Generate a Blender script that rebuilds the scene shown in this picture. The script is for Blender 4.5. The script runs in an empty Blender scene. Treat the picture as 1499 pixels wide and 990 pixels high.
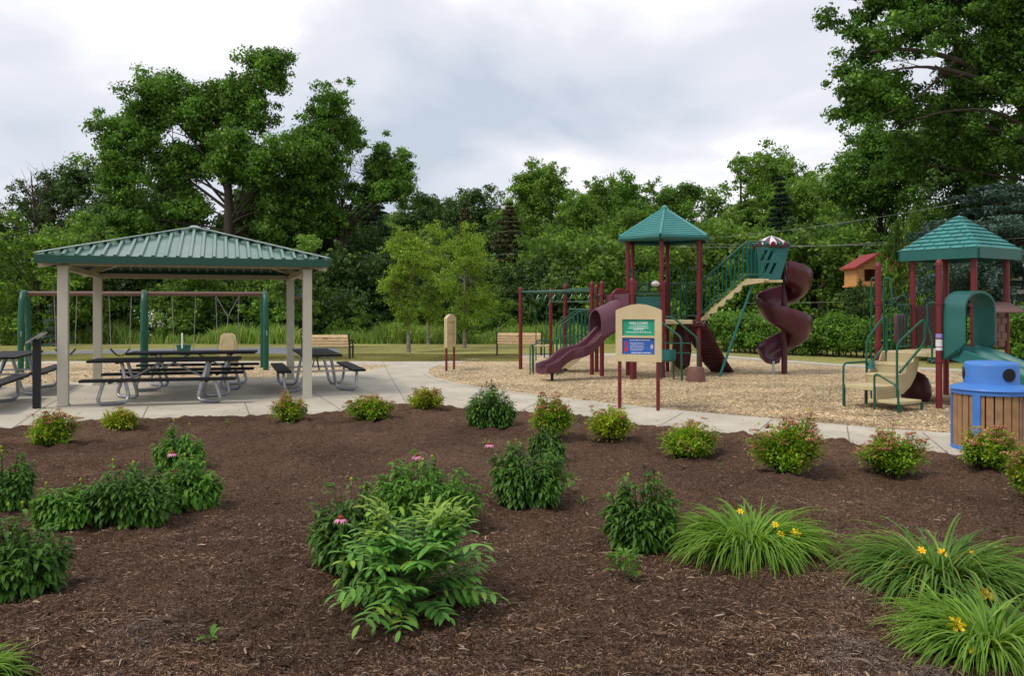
import bpy, bmesh, math, random
import numpy as np
from mathutils import Vector, Matrix
from mathutils.geometry import tessellate_polygon
sc = bpy.context.scene
COL = sc.collection
PI = math.pi
FL, HX, HY, EYE = 1200.0, 749.5, 450.0, 1.7
def G(px, py, z=0.0):
    Y = FL*(EYE-z)/(py-HY)
    return ((px-HX)/FL*Y, Y)
def G3(px, py, z=0.0):
    x, y = G(px, py, z); return Vector((x, y, z))
def W(px, py, Y):
    return Vector(((px-HX)/FL*Y, Y, EYE+(HY-py)/FL*Y))
def V(*a): return Vector(a)

# ---------------------------------------------------------------- materials
MATS = {}
def mat(name, c, rough=.6, var=.12, vs=6., bump=0., bs=60., spec=.4, metal=0., dirt=0., coat=0.):
    m = bpy.data.materials.new(name); m.use_nodes = True; MATS[name] = m
    nt = m.node_tree; N = nt.nodes; L = nt.links; b = N['Principled BSDF']
    tc = N.new('ShaderNodeTexCoord')
    nz = N.new('ShaderNodeTexNoise'); nz.inputs['Scale'].default_value = vs; nz.inputs['Detail'].default_value = 6
    L.new(tc.outputs['Object'], nz.inputs['Vector'])
    mr = N.new('ShaderNodeMapRange'); mr.inputs[1].default_value = .3; mr.inputs[2].default_value = .7
    mr.inputs[3].default_value = 1-var; mr.inputs[4].default_value = 1+var
    L.new(nz.outputs['Fac'], mr.inputs[0])
    mx = N.new('ShaderNodeVectorMath'); mx.operation = 'SCALE'; mx.inputs[0].default_value = c[:3]
    L.new(mr.outputs[0], mx.inputs['Scale'])
    out = mx.outputs[0]
    if dirt:
        n2 = N.new('ShaderNodeTexNoise'); n2.inputs['Scale'].default_value = 2.3; n2.inputs['Detail'].default_value = 9; n2.inputs['Roughness'].default_value = .7
        L.new(tc.outputs['Object'], n2.inputs['Vector'])
        r2 = N.new('ShaderNodeMapRange'); r2.inputs[1].default_value = .5; r2.inputs[2].default_value = .75; r2.inputs[3].default_value = 0; r2.inputs[4].default_value = dirt
        L.new(n2.outputs['Fac'], r2.inputs[0])
        mm = N.new('ShaderNodeMix'); mm.data_type = 'RGBA'; L.new(r2.outputs[0], mm.inputs[0]); L.new(out, mm.inputs[6]); mm.inputs[7].default_value = (.16, .14, .11, 1)
        out = mm.outputs[2]
    L.new(out, b.inputs['Base Color'])
    b.inputs['Roughness'].default_value = rough; b.inputs['Metallic'].default_value = metal
    b.inputs['Specular IOR Level'].default_value = spec; b.inputs['Coat Weight'].default_value = coat
    rr = N.new('ShaderNodeMapRange'); rr.inputs[1].default_value=.3; rr.inputs[2].default_value=.7; rr.inputs[3].default_value=max(.05,rough-.08); rr.inputs[4].default_value=min(1,rough+.1)
    L.new(nz.outputs['Fac'], rr.inputs[0]); L.new(rr.outputs[0], b.inputs['Roughness'])
    if bump:
        n3 = N.new('ShaderNodeTexNoise'); n3.inputs['Scale'].default_value = bs; n3.inputs['Detail'].default_value = 4
        L.new(tc.outputs['Object'], n3.inputs['Vector'])
        bp = N.new('ShaderNodeBump'); bp.inputs['Strength'].default_value = bump; bp.inputs['Distance'].default_value = .02
        L.new(n3.outputs['Fac'], bp.inputs['Height']); L.new(bp.outputs[0], b.inputs['Normal'])
    return m
def leafmat(name, c1, c2, c3=None, trans=.35, rough=.5, big=.35, vs=.5):
    """leaf: colour varies per leaf island (c1..c2, with some c3) and slowly through space"""
    m = bpy.data.materials.new(name); m.use_nodes = True; MATS[name] = m
    nt = m.node_tree; N = nt.nodes; L = nt.links; b = N['Principled BSDF']; out = N['Material Output']
    g = N.new('ShaderNodeNewGeometry')
    cr = N.new('ShaderNodeValToRGB'); cr.color_ramp.elements[0].color = (*c1, 1); cr.color_ramp.elements[1].color = (*c2, 1)
    if c3: 
        cr.color_ramp.elements[1].position = .86
        e = cr.color_ramp.elements.new(1.); e.color = (*c3, 1)
    L.new(g.outputs['Random Per Island'], cr.inputs[0])
    tc = N.new('ShaderNodeTexCoord'); nz = N.new('ShaderNodeTexNoise'); nz.inputs['Scale'].default_value = vs; nz.inputs['Detail'].default_value = 3
    L.new(tc.outputs['Object'], nz.inputs['Vector'])
    mr = N.new('ShaderNodeMapRange'); mr.inputs[1].default_value = .35; mr.inputs[2].default_value = .65; mr.inputs[3].default_value = 1-big; mr.inputs[4].default_value = 1+big
    L.new(nz.outputs['Fac'], mr.inputs[0])
    sc_ = N.new('ShaderNodeVectorMath'); sc_.operation = 'SCALE'; L.new(cr.outputs[0], sc_.inputs[0]); L.new(mr.outputs[0], sc_.inputs['Scale'])
    L.new(sc_.outputs[0], b.inputs['Base Color']); b.inputs['Roughness'].default_value = rough; b.inputs['Specular IOR Level'].default_value = .22
    t = N.new('ShaderNodeBsdfTranslucent'); ms = N.new('ShaderNodeMixShader'); ms.inputs[0].default_value = trans
    s2 = N.new('ShaderNodeVectorMath'); s2.operation = 'MULTIPLY'; L.new(sc_.outputs[0], s2.inputs[0]); s2.inputs[1].default_value = (1.3, 1.35, .7)
    L.new(s2.outputs[0], t.inputs['Color'])
    L.new(b.outputs[0], ms.inputs[1]); L.new(t.outputs[0], ms.inputs[2]); L.new(ms.outputs[0], out.inputs['Surface'])
    return m

# ---------------------------------------------------------------- mesh building
class MB:
    def __init__(s): s.v = []; s.f = []; s.mi = []; s.cur = 0
    def add(s, vs, fs):
        o = len(s.v); s.v += [tuple(v) for v in vs]
        for f in fs: s.f.append([i+o for i in f]); s.mi.append(s.cur)
        return s
    def box(s, c, d, ax=None, ay=None, az=None):
        """box centre c, full dims d, optional axes"""
        ax = Vector(ax).normalized() if ax is not None else V(1,0,0)
        az = Vector(az).normalized() if az is not None else V(0,0,1)
        ay = Vector(ay).normalized() if ay is not None else az.cross(ax).normalized()
        if az is not None and abs(az.dot(ax))>1e-4: az = ax.cross(ay).normalized()
        c = Vector(c); vs = []
        for i in (-.5,.5):
            for j in (-.5,.5):
                for k in (-.5,.5): vs.append(c+ax*d[0]*i+ay*d[1]*j+az*d[2]*k)
        return s.add(vs, [(0,1,3,2),(4,6,7,5),(0,4,5,1),(2,3,7,6),(0,2,6,4),(1,5,7,3)])
    def bar(s, a, b, w, h, up=(0,0,1)):
        a = Vector(a); b = Vector(b); d = b-a
        side = Vector(up).cross(d)
        if side.length < 1e-5: side = V(1,0,0)
        side.normalize(); u = d.normalized().cross(side)
        return s.box((a+b)/2, (d.length, w, h), d, side, u)
    def tube(s, pts, r, n=8, caps=True, closed=False):
        pts = [Vector(p) for p in pts]; m = len(pts); rs = r if isinstance(r,(list,tuple)) else [r]*m
        t0 = (pts[1]-pts[0]).normalized(); ref = V(0,0,1) if abs(t0.z)<.9 else V(1,0,0)
        nrm = (ref-t0*ref.dot(t0)).normalized(); vs = []
        for i in range(m):
            if closed: t = (pts[(i+1)%m]-pts[i-1]).normalized()
            else:
                t = (pts[min(i+1,m-1)]-pts[max(i-1,0)])
                t = t.normalized() if t.length>1e-9 else t0
            nrm = (nrm-t*nrm.dot(t)); nrm = nrm.normalized() if nrm.length>1e-6 else t.orthogonal().normalized()
            bn = t.cross(nrm)
            for k in range(n):
                a = 2*PI*k/n; vs.append(pts[i]+(nrm*math.cos(a)+bn*math.sin(a))*rs[i])
        fs = []
        for i in range(m if closed else m-1):
            j = (i+1)%m
            for k in range(n):
                k2 = (k+1)%n; fs.append((i*n+k, i*n+k2, j*n+k2, j*n+k))
        if caps and not closed:
            fs.append(tuple(range(n-1,-1,-1))); fs.append(tuple((m-1)*n+k for k in range(n)))
        return s.add(vs, fs)
    def cyl(s, a, b, r, n=16): return s.tube([a,b], r, n)
    def lathe(s, c, prof, n=24, caps=True, ax=(0,0,1)):
        c = Vector(c); az = Vector(ax).normalized(); axx = az.orthogonal().normalized(); ay = az.cross(axx); vs=[]; fs=[]
        for r,z in prof:
            for k in range(n):
                a = 2*PI*k/n; vs.append(c+axx*r*math.cos(a)+ay*r*math.sin(a)+az*z)
        m = len(prof)
        for i in range(m-1):
            for k in range(n):
                k2=(k+1)%n; fs.append((i*n+k,i*n+k2,(i+1)*n+k2,(i+1)*n+k))
        if caps: fs.append(tuple(range(n-1,-1,-1))); fs.append(tuple((m-1)*n+k for k in range(n)))
        return s.add(vs, fs)
    def prism(s, pts, ext):
        """planar polygon pts (3d) extruded by vector ext, concave allowed"""
        pts = [Vector(p) for p in pts]; n = len(pts); e = Vector(ext)
        vs = pts+[p+e for p in pts]
        tri = tessellate_polygon([pts]); fs = []
        nrm = sum(((pts[i]-pts[0]).cross(pts[(i+1)%n]-pts[0]) for i in range(1,n-1)), V(0,0,0))
        flip = nrm.dot(e) > 0
        for t in tri:
            a,b,c = t
            nn = (pts[b]-pts[a]).cross(pts[c]-pts[a])
            if (nn.dot(e) > 0): a,b,c = a,c,b
            fs.append((a,b,c)); fs.append((c+n,b+n,a+n))
        for i in range(n):
            j=(i+1)%n
            fs.append((i,i+n,j+n,j) if not flip else (i,j,j+n,i+n))
        return s.add(vs, fs)
    def grid(s, rows, closed=False):
        m=len(rows); n=len(rows[0]); vs=[p for r in rows for p in r]; fs=[]
        for i in range(m-1):
            for k in range(n if closed else n-1):
                k2=(k+1)%n; fs.append((i*n+k,(i+1)*n+k,(i+1)*n+k2,i*n+k2))
        return s.add(vs, fs)
    def sheet(s, poly, z):
        pts=[V(x,y,z) for x,y in poly]; tri=tessellate_polygon([pts]); fs=[]
        for a,b,c in tri:
            if (pts[b]-pts[a]).cross(pts[c]-pts[a]).z<0: b,c=c,b
            fs.append((a,b,c))
        return s.add(pts, fs)
def fillet(pts, r, n=4):
    pts=[Vector(p) for p in pts]; out=[pts[0]]
    for i in range(1,len(pts)-1):
        a,b,c=pts[i-1],pts[i],pts[i+1]
        d1=(a-b); d2=(c-b); l=min(r,d1.length*.48,d2.length*.48)
        p=b+d1.normalized()*l; q=b+d2.normalized()*l
        for k in range(n+1):
            t=k/n; out.append(p*(1-t)**2+b*2*t*(1-t)+q*t*t)
    out.append(pts[-1]); return out

ROOT = {}
def thing(name, label, cat, loc, rot=0, group=None, kind=None):
    o = bpy.data.objects.new(name, None); COL.objects.link(o); o.location = loc; o.rotation_euler=(0,0,rot)
    o.empty_display_size=.2
    o['label']=label; o['category']=cat
    if group: o['group']=group
    if kind: o['kind']=kind
    ROOT[o.name]=Vector(loc) if rot==0 else V(0,0,0)
    return o
def tag(o, label=None, cat=None, group=None, kind=None):
    for k,v in (('label',label),('category',cat),('group',group),('kind',kind)):
        if v: o[k]=v
    return o
def link(name, me, parent=None, m=None, label=None):
    o = bpy.data.objects.new(name, me); COL.objects.link(o)
    if parent: o.parent=parent
    if m is not None:
        for mm in (m if isinstance(m,(list,tuple)) else [m]): me.materials.append(MATS[mm] if isinstance(mm,str) else mm)
    if label: o['label']=label
    return o
def off_of(parent):
    p=parent
    while p.parent: p=p.parent
    return Vector(p.location) if p.type=='EMPTY' and p.rotation_euler.z==0 else V(0,0,0)
def build(name, mb, m, parent=None, smooth=False, bevel=0, local=False, label=None, seg=2, origin=None):
    """world-space mesh (made local to the thing's base unless local=True)"""
    me = bpy.data.meshes.new(name)
    o_ = V(0,0,0) if (local or parent is None) else off_of(parent)
    if origin is not None: o_=Vector(origin)
    me.from_pydata([(v[0]-o_.x,v[1]-o_.y,v[2]-o_.z) for v in mb.v], [], mb.f)
    me.validate(); 
    if any(mb.mi): 
        for p,i in zip(me.polygons,mb.mi): p.material_index=i
    bm=bmesh.new(); bm.from_mesh(me)
    if bevel:
        bmesh.ops.remove_doubles(bm, verts=bm.verts, dist=1e-5)
    bmesh.ops.recalc_face_normals(bm, faces=bm.faces)
    if bevel:
        es=[e for e in bm.edges if len(e.link_faces)==2 and e.calc_face_angle(0)>.5]
        if es: bmesh.ops.bevel(bm, geom=es, offset=bevel, segments=seg, affect='EDGES', profile=.6, clamp_overlap=True)
    bm.to_mesh(me); bm.free()
    o=link(name,me,parent,m,label)
    if origin is not None and parent is None: o.location=o_
    if smooth:
        me.shade_smooth()
        try: me.set_sharp_from_angle(angle=math.radians(40))
        except Exception: pass
    return o
def dup(o, loc=None, rot=None, scale=None, label=None, parent=None, group=None):
    c=o.copy(); COL.objects.link(c)
    if parent is not None: c.parent=parent
    if loc is not None: c.location=loc
    if rot is not None: c.rotation_euler=(0,0,rot)
    if scale is not None: c.scale=(scale,)*3 if not isinstance(scale,(tuple,list)) else scale
    if label: c['label']=label
    if group: c['group']=group
    for ch in list(o.children): dup(ch, parent=c)
    return c

# numpy mesh of many small polygons, k verts each
def polys(name, P, m, parent=None, smooth=False):
    """P: (N,k,3)"""
    N,k,_=P.shape; me=bpy.data.meshes.new(name)
    me.vertices.add(N*k); me.vertices.foreach_set('co', P.reshape(-1).astype(np.float32))
    me.loops.add(N*k); me.loops.foreach_set('vertex_index', np.arange(N*k,dtype=np.int32))
    me.polygons.add(N); me.polygons.foreach_set('loop_start', np.arange(0,N*k,k,dtype=np.int32))
    try: me.polygons.foreach_set('loop_total', np.full(N,k,dtype=np.int32))
    except Exception: pass
    me.update(calc_edges=True)
    return link(name,me,parent,m)
def strips(name, P, m, parent=None, smooth=True):
    """P: (N,R,C,3) little grids: N strips of R rows x C columns"""
    N,R,C,_=P.shape; me=bpy.data.meshes.new(name); nv=N*R*C
    me.vertices.add(nv); me.vertices.foreach_set('co', P.reshape(-1).astype(np.float32))
    base=np.arange(N)[:,None,None]*R*C; r=np.arange(R-1)[None,:,None]*C; c=np.arange(C-1)[None,None,:]
    i=base+r+c
    q=np.stack([i,i+1,i+1+C,i+C],-1).reshape(-1,4); nf=len(q)
    me.loops.add(nf*4); me.loops.foreach_set('vertex_index', q.reshape(-1).astype(np.int32))
    me.polygons.add(nf); me.polygons.foreach_set('loop_start', np.arange(0,nf*4,4,dtype=np.int32))
    me.update(calc_edges=True)
    if smooth: me.shade_smooth()
    return link(name,me,parent,m)
def norm(a): return a/np.maximum(np.linalg.norm(a,axis=-1,keepdims=True),1e-9)
def leafquads(c, nrm, size, asp, rng):
    N=len(c); nrm=norm(nrm); r=rng.normal(size=(N,3)); u=norm(r-nrm*(r*nrm).sum(-1,keepdims=True)); v=np.cross(nrm,u)
    s=(size*(.6+.8*rng.random(N)))[:,None]; 
    fold=nrm*s*.12
    return np.stack([c-u*s*.5, c+v*s*asp*.5+fold-u*s*.05, c+u*s*.5, c-v*s*asp*.5+fold-u*s*.05],1)
# ---------------------------------------------------------------- palette
mat('concrete',(.47,.425,.345),.85,.13,1.1,.25,90,dirt=.45)
mat('concrete_joint',(.20,.18,.15),.9)
mat('kerb_concrete',(.44,.41,.34),.85,.1,3,.2,80)
mat('asphalt',(.17,.18,.21),.9,.15,3,.3,120)
mat('beige_paint',(.50,.47,.38),.5,.05,2,0,60,dirt=.12)
mat('beam_beige',(.40,.35,.25),.55,.06,2)
mat('roof_green',(.065,.17,.13),.36,.16,1.2,0,20,spec=.7,metal=.4,coat=.3)
mat('fascia_green',(.008,.062,.043),.4,.08,3)
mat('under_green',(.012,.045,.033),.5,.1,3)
mat('cap_light',(.35,.42,.39),.3,.05,3,metal=.5)
mat('galvanised',(.38,.40,.42),.38,.18,14,.05,70,metal=.65)
mat('black_plank',(.009,.009,.011),.6,.25,8,.1,120,spec=.25)
mat('navy_black',(.008,.008,.014),.5,.2,5)
mat('swing_green',(.006,.08,.048),.4,.1,3)
mat('swing_brown',(.12,.065,.05),.5,.12,3)
mat('post_red',(.14,.013,.018),.42,.1,4,dirt=.06)
mat('rail_green',(.008,.085,.052),.3,.1,6)
mat('teal_plastic',(.014,.125,.115),.42,.12,3,.04,60,dirt=.08)
mat('teal_roof',(.055,.235,.225),.4,.12,2,.03,40,dirt=.1)
mat('hood_teal',(.012,.105,.092),.45,.12,3,.03,60,dirt=.06)
mat('plum',(.088,.021,.036),.36,.1,3,.02,30,dirt=.08)
mat('plum_light',(.115,.043,.064),.4,.08,3)
mat('spiral_maroon',(.062,.009,.018),.33,.12,3,.03,30,coat=.15,dirt=.05)
mat('beige_plastic',(.56,.45,.26),.5,.06,4,.03,80,dirt=.1)
mat('tan_deck',(.50,.42,.24),.6,.1,6,.1,60,dirt=.25)
mat('dark_maroon',(.06,.008,.012),.5,.1,4,.05,30)
mat('pod_brown',(.16,.075,.06),.6,.1,6,.1,50)
mat('brick_brown',(.16,.08,.06),.6,.2,6,.2,30)
mat('hold_grey',(.45,.42,.42),.6)
mat('white_stripe',(.68,.65,.68),.5)
mat('bench_slat',(.74,.54,.31),.6,.15,10,.15,90)
mat('bench_black',(.02,.02,.022),.5)
mat('bin_blue',(.055,.19,.54),.5,.1,3,.02,40,dirt=.1)
mat('bin_slat',(.31,.175,.085),.65,.18,9,.25,110)
mat('black',(.006,.006,.008),.6)
mat('chain',(.30,.30,.30),.4,metal=.6)
mat('sign_green',(.02,.33,.20),.45)
mat('sign_blue',(.03,.11,.42),.45)
mat('sign_white',(.8,.82,.8),.5)
mat('sign_red',(.5,.03,.06),.5)
mat('sticker_white',(.7,.68,.72),.5)
mat('sticker_violet',(.3,.22,.55),.5)
mat('bark',(.05,.04,.03),.9,.35,6,.7,22)
mat('bark_pale',(.22,.19,.16),.9,.35,6,.5,22)
mat('stem_green',(.06,.10,.03),.7)
mat('house_grey',(.10,.095,.09),.8); mat('house_roof',(.12,.10,.10),.9,.2,4)
mat('house_white',(.55,.56,.58),.7); mat('window_dark',(.02,.025,.03),.15,spec=.8)
mat('house_roof_brown',(.17,.11,.10),.9,.2,4)
mat('orange_wood',(.58,.28,.10),.7,.12,5); mat('red_roof',(.26,.03,.025),.7,.15,4)
mat('wire',(.25,.26,.27),.7)
mat('lily_mid',(.86,.57,.025),.5,.1); mat('cone_pink',(.62,.22,.36),.6); mat('cone_brown',(.20,.035,.01),.7); mat('seed_dark',(.03,.018,.012),.8)
mat('lily_yellow',(.86,.66,.03),.5,.1); mat('lily_orange',(.9,.35,.015),.5,.1)
mat('spirea_pink',(.42,.19,.10),.7,.3,9)
mat('backboard',(.10,.20,.20),.4)
leafmat('leaf_cotton',(0.061,0.147,0.019),(0.131,0.256,0.038),(0.262,0.410,0.053),trans=.38,vs=.75,big=.42)
leafmat('leaf_oak',(0.048,0.119,0.018),(0.111,0.229,0.033),(0.222,0.366,0.046),trans=.38,vs=.75,big=.42)
leafmat('leaf_dark',(0.032,0.077,0.020),(0.082,0.153,0.037),(0.164,0.245,0.052),trans=.3,vs=.7,big=.42)
leafmat('leaf_mid',(0.078,0.164,0.023),(0.174,0.297,0.046),(0.348,0.475,0.064),trans=.38,vs=.7,big=.42)
leafmat('leaf_light',(0.102,0.207,0.031),(0.204,0.333,0.061),trans=.4,vs=.5)
leafmat('leaf_birch',(0.133,0.238,0.022),(0.266,0.396,0.053),(0.386,0.422,0.053),trans=.4,vs=.6)
leafmat('leaf_spruce',(0.072,0.091,0.044),(0.162,0.151,0.072),(0.290,0.173,0.099),trans=.1,vs=.5)
leafmat('leaf_spruce_dark',(0.022,0.051,0.030),(0.051,0.091,0.047),trans=.1,vs=.5)
leafmat('leaf_blue_spruce',(0.054,0.108,0.087),(0.117,0.195,0.167),trans=.1,vs=.5)
leafmat('leaf_hedge',(0.072,0.168,0.022),(0.169,0.312,0.044),trans=.35,vs=1.2)
leafmat('leaf_meadow',(0.154,0.286,0.047),(0.293,0.429,0.092),(0.462,0.372,0.172),trans=.35,vs=.3)
leafmat('leaf_cone',(0.046,0.128,0.018),(0.116,0.232,0.035),trans=.28,rough=.42,vs=4,big=.25)
leafmat('leaf_cone_bright',(0.069,0.193,0.020),(0.154,0.317,0.040),trans=.32,rough=.42,vs=4,big=.25)
leafmat('leaf_sumac',(0.097,0.257,0.048),(0.180,0.390,0.076),(0.300,0.468,0.057),trans=.32,rough=.5,vs=5,big=.2)
leafmat('leaf_lily',(0.112,0.235,0.025),(0.210,0.359,0.050),(0.290,0.409,0.070),trans=.38,rough=.4,vs=4,big=.2)
leafmat('leaf_lily_dark',(0.078,0.175,0.028),(0.156,0.275,0.050),(0.312,0.325,0.090),trans=.35,rough=.4,vs=4,big=.2)
leafmat('leaf_spirea',(0.149,0.304,0.020),(0.297,0.455,0.035),(0.564,0.373,0.060),trans=.42,vs=7,big=.35)
leafmat('leaf_spirea_yellow',(0.252,0.357,0.020),(0.441,0.504,0.040),(0.336,0.273,0.060),trans=.38,vs=7,big=.25)
leafmat('leaf_spirea_red',(.36,.17,.08),(.28,.27,.06),(.5,.28,.15),trans=.3,vs=9,big=.3)

m=mat('perforated',(.50,.42,.24),.6,.08,6); nt=m.node_tree; N=nt.nodes; L=nt.links
vo=N.new('ShaderNodeTexVoronoi'); vo.inputs['Scale'].default_value=26; vo.inputs['Randomness'].default_value=0; tc=N.new('ShaderNodeTexCoord'); mp=N.new('ShaderNodeMapping'); mp.inputs['Rotation'].default_value=(0,0,.993); L.new(tc.outputs['Object'],mp.inputs[0]); L.new(mp.outputs[0],vo.inputs['Vector'])
lt_=N.new('ShaderNodeMath'); lt_.operation='LESS_THAN'; lt_.inputs[1].default_value=.30; L.new(vo.outputs['Distance'],lt_.inputs[0])
mx_=N.new('ShaderNodeMix'); mx_.data_type='RGBA'; L.new(lt_.outputs[0],mx_.inputs[0]); mx_.inputs[6].default_value=(.40,.33,.185,1); mx_.inputs[7].default_value=(.10,.08,.05,1); L.new(mx_.outputs[2],N['Principled BSDF'].inputs['Base Color'])
leafmat('leaf_bright',(0.103,0.196,0.030),(0.196,0.322,0.055),trans=.38,vs=.5)
leafmat('lawn_blade',(.20,.21,.06),(.34,.31,.12),(.42,.36,.18),trans=.2,vs=.3)
leafmat('leaf_sumac_young',(.22,.36,.05),(.32,.45,.08),trans=.35,rough=.5,vs=5,big=.2)
# mulch / chips / lawn ground materials
def groundmat(name, cols, scales, bump=.6, bd=.03, stretch=(1,1,1), bigvar=.25):
    m=bpy.data.materials.new(name); m.use_nodes=True; MATS[name]=m; nt=m.node_tree; N=nt.nodes; L=nt.links; b=N['Principled BSDF']
    tc=N.new('ShaderNodeTexCoord'); n1=N.new('ShaderNodeTexNoise'); n1.inputs['Scale'].default_value=scales[0]; n1.inputs['Detail'].default_value=8; n1.inputs['Roughness'].default_value=.75; n1.inputs['Distortion'].default_value=1.2
    L.new(tc.outputs['Object'],n1.inputs['Vector'])
    vo=N.new('ShaderNodeTexVoronoi'); vo.inputs['Scale'].default_value=scales[1]; L.new(tc.outputs['Object'],vo.inputs['Vector'])
    rgb=N.new('ShaderNodeSeparateColor'); L.new(vo.outputs['Color'],rgb.inputs[0])
    mixf=N.new('ShaderNodeMath'); mixf.operation='MULTIPLY_ADD'; mixf.inputs[1].default_value=.45; L.new(rgb.outputs[0],mixf.inputs[0])
    m2=N.new('ShaderNodeMath'); m2.operation='MULTIPLY_ADD'; m2.inputs[1].default_value=1.3; m2.inputs[2].default_value=-.38; L.new(n1.outputs['Fac'],m2.inputs[0]); L.new(m2.outputs[0],mixf.inputs[2])
    cr=N.new('ShaderNodeValToRGB'); el=cr.color_ramp.elements
    el[0].position=.1; el[0].color=(*cols[0],1); el[1].position=.95; el[1].color=(*cols[-1],1)
    for i,c in enumerate(cols[1:-1]):
        e=el.new(.1+.85*(i+1)/(len(cols)-1)); e.color=(*c,1)
    L.new(mixf.outputs[0],cr.inputs[0])
    nb=N.new('ShaderNodeTexNoise'); nb.inputs['Scale'].default_value=scales[2]; nb.inputs['Detail'].default_value=4; L.new(tc.outputs['Object'],nb.inputs['Vector'])
    mr=N.new('ShaderNodeMapRange'); mr.inputs[1].default_value=.35; mr.inputs[2].default_value=.65; mr.inputs[3].default_value=1-bigvar; mr.inputs[4].default_value=1+bigvar; L.new(nb.outputs['Fac'],mr.inputs[0])
    s=N.new('ShaderNodeVectorMath'); s.operation='SCALE'; L.new(cr.outputs[0],s.inputs[0]); L.new(mr.outputs[0],s.inputs['Scale'])
    L.new(s.outputs[0],b.inputs['Base Color']); b.inputs['Roughness'].default_value=.95; b.inputs['Specular IOR Level'].default_value=.15
    bp=N.new('ShaderNodeBump'); bp.inputs['Strength'].default_value=bump; bp.inputs['Distance'].default_value=bd
    L.new(mixf.outputs[0],bp.inputs['Height']); L.new(bp.outputs[0],b.inputs['Normal'])
    return m
groundmat('mulch',[(.028,.015,.009),(.112,.063,.040),(.195,.115,.074),(.36,.24,.165)],(55,110,.8),1.0,.03)
groundmat('woodchips',[(.30,.22,.125),(.47,.365,.225),(.60,.48,.31),(.74,.62,.44)],(26,32,.5),.6,.03,bigvar=.16)
groundmat('lawn',[(.13,.15,.035),(.22,.22,.065),(.31,.28,.10),(.40,.34,.15)],(3.5,14,.22),.4,.05,bigvar=.22)
def chipmat(name,cols,grey=0):
    m=bpy.data.materials.new(name); m.use_nodes=True; MATS[name]=m; nt=m.node_tree; N=nt.nodes; L=nt.links; b=N['Principled BSDF']
    g=N.new('ShaderNodeNewGeometry'); cr=N.new('ShaderNodeValToRGB'); el=cr.color_ramp.elements; n=len(cols)
    el[0].color=(*cols[0][1],1); el[0].position=cols[0][0]; el[1].color=(*cols[-1][1],1); el[1].position=cols[-1][0]
    for p,c in cols[1:-1]: e=el.new(p); e.color=(*c,1)
    L.new(g.outputs['Random Per Island'],cr.inputs[0])
    tc=N.new('ShaderNodeTexCoord'); nb=N.new('ShaderNodeTexNoise'); nb.inputs['Scale'].default_value=1.1; nb.inputs['Detail'].default_value=4; L.new(tc.outputs['Object'],nb.inputs['Vector'])
    mr=N.new('ShaderNodeMapRange'); mr.inputs[1].default_value=.35; mr.inputs[2].default_value=.65; mr.inputs[3].default_value=.62; mr.inputs[4].default_value=1.38; L.new(nb.outputs['Fac'],mr.inputs[0])
    s=N.new('ShaderNodeVectorMath'); s.operation='SCALE'; L.new(cr.outputs[0],s.inputs[0]); L.new(mr.outputs[0],s.inputs['Scale'])
    L.new(s.outputs[0],b.inputs['Base Color']); b.inputs['Roughness'].default_value=.9; b.inputs['Specular IOR Level'].default_value=.2
    if grey:
        n5=N.new('ShaderNodeTexNoise'); n5.inputs['Scale'].default_value=.9; n5.inputs['Detail'].default_value=3; L.new(tc.outputs['Object'],n5.inputs['Vector'])
        r5=N.new('ShaderNodeMapRange'); r5.inputs[1].default_value=.60; r5.inputs[2].default_value=.70; r5.inputs[3].default_value=0; r5.inputs[4].default_value=.55; L.new(n5.outputs['Fac'],r5.inputs[0])
        m5=N.new('ShaderNodeMix'); m5.data_type='RGBA'; L.new(r5.outputs[0],m5.inputs[0]); L.new(s.outputs[0],m5.inputs[6]); m5.inputs[7].default_value=(.15,.13,.125,1); L.new(m5.outputs[2],b.inputs['Base Color'])
chipmat('mulch_chip',[(0,(.04,.02,.012)),(.35,(.115,.063,.039)),(.75,(.205,.122,.079)),(.86,(.33,.225,.155)),(.99,(.34,.26,.19)),(1,(.42,.38,.34))],1)
chipmat('wood_chip',[(0,(.30,.21,.115)),(.3,(.50,.38,.23)),(.7,(.64,.51,.33)),(.9,(.77,.64,.46)),(1,(.78,.68,.54))])

# ---------------------------------------------------------------- camera, sky, sun
cam=bpy.data.cameras.new('camera'); co=bpy.data.objects.new('camera',cam); COL.objects.link(co); sc.camera=co
co.location=(0,0,EYE); co.rotation_euler=(PI/2,0,0); cam.sensor_width=36; cam.lens=FL/1499*36; cam.shift_y=-(495-HY)/1499; cam.clip_end=2000; cam.clip_start=.05
SUN_EL, SUN_AZ = math.radians(55), math.radians(238)   # azimuth from +Y towards +X
w=bpy.data.worlds.new('World'); sc.world=w; w.use_nodes=True; nt=w.node_tree; N=nt.nodes; L=nt.links; bg=N['Background']
sky=N.new('ShaderNodeTexSky'); sky.sky_type='NISHITA'; sky.sun_disc=False; sky.sun_elevation=SUN_EL; sky.sun_rotation=SUN_AZ; sky.air_density=1.2; sky.dust_density=2
tc=N.new('ShaderNodeTexCoord'); sp=N.new('ShaderNodeSeparateXYZ'); L.new(tc.outputs['Generated'],sp.inputs[0])
mz=N.new('ShaderNodeMath'); mz.operation='MAXIMUM'; mz.inputs[1].default_value=0; L.new(sp.outputs['Z'],mz.inputs[0])
az=N.new('ShaderNodeMath'); az.operation='ADD'; az.inputs[1].default_value=.22; L.new(mz.outputs[0],az.inputs[0])
dx=N.new('ShaderNodeMath'); dx.operation='DIVIDE'; L.new(sp.outputs['X'],dx.inputs[0]); L.new(az.outputs[0],dx.inputs[1])
dy=N.new('ShaderNodeMath'); dy.operation='DIVIDE'; L.new(sp.outputs['Y'],dy.inputs[0]); L.new(az.outputs[0],dy.inputs[1])
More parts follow.
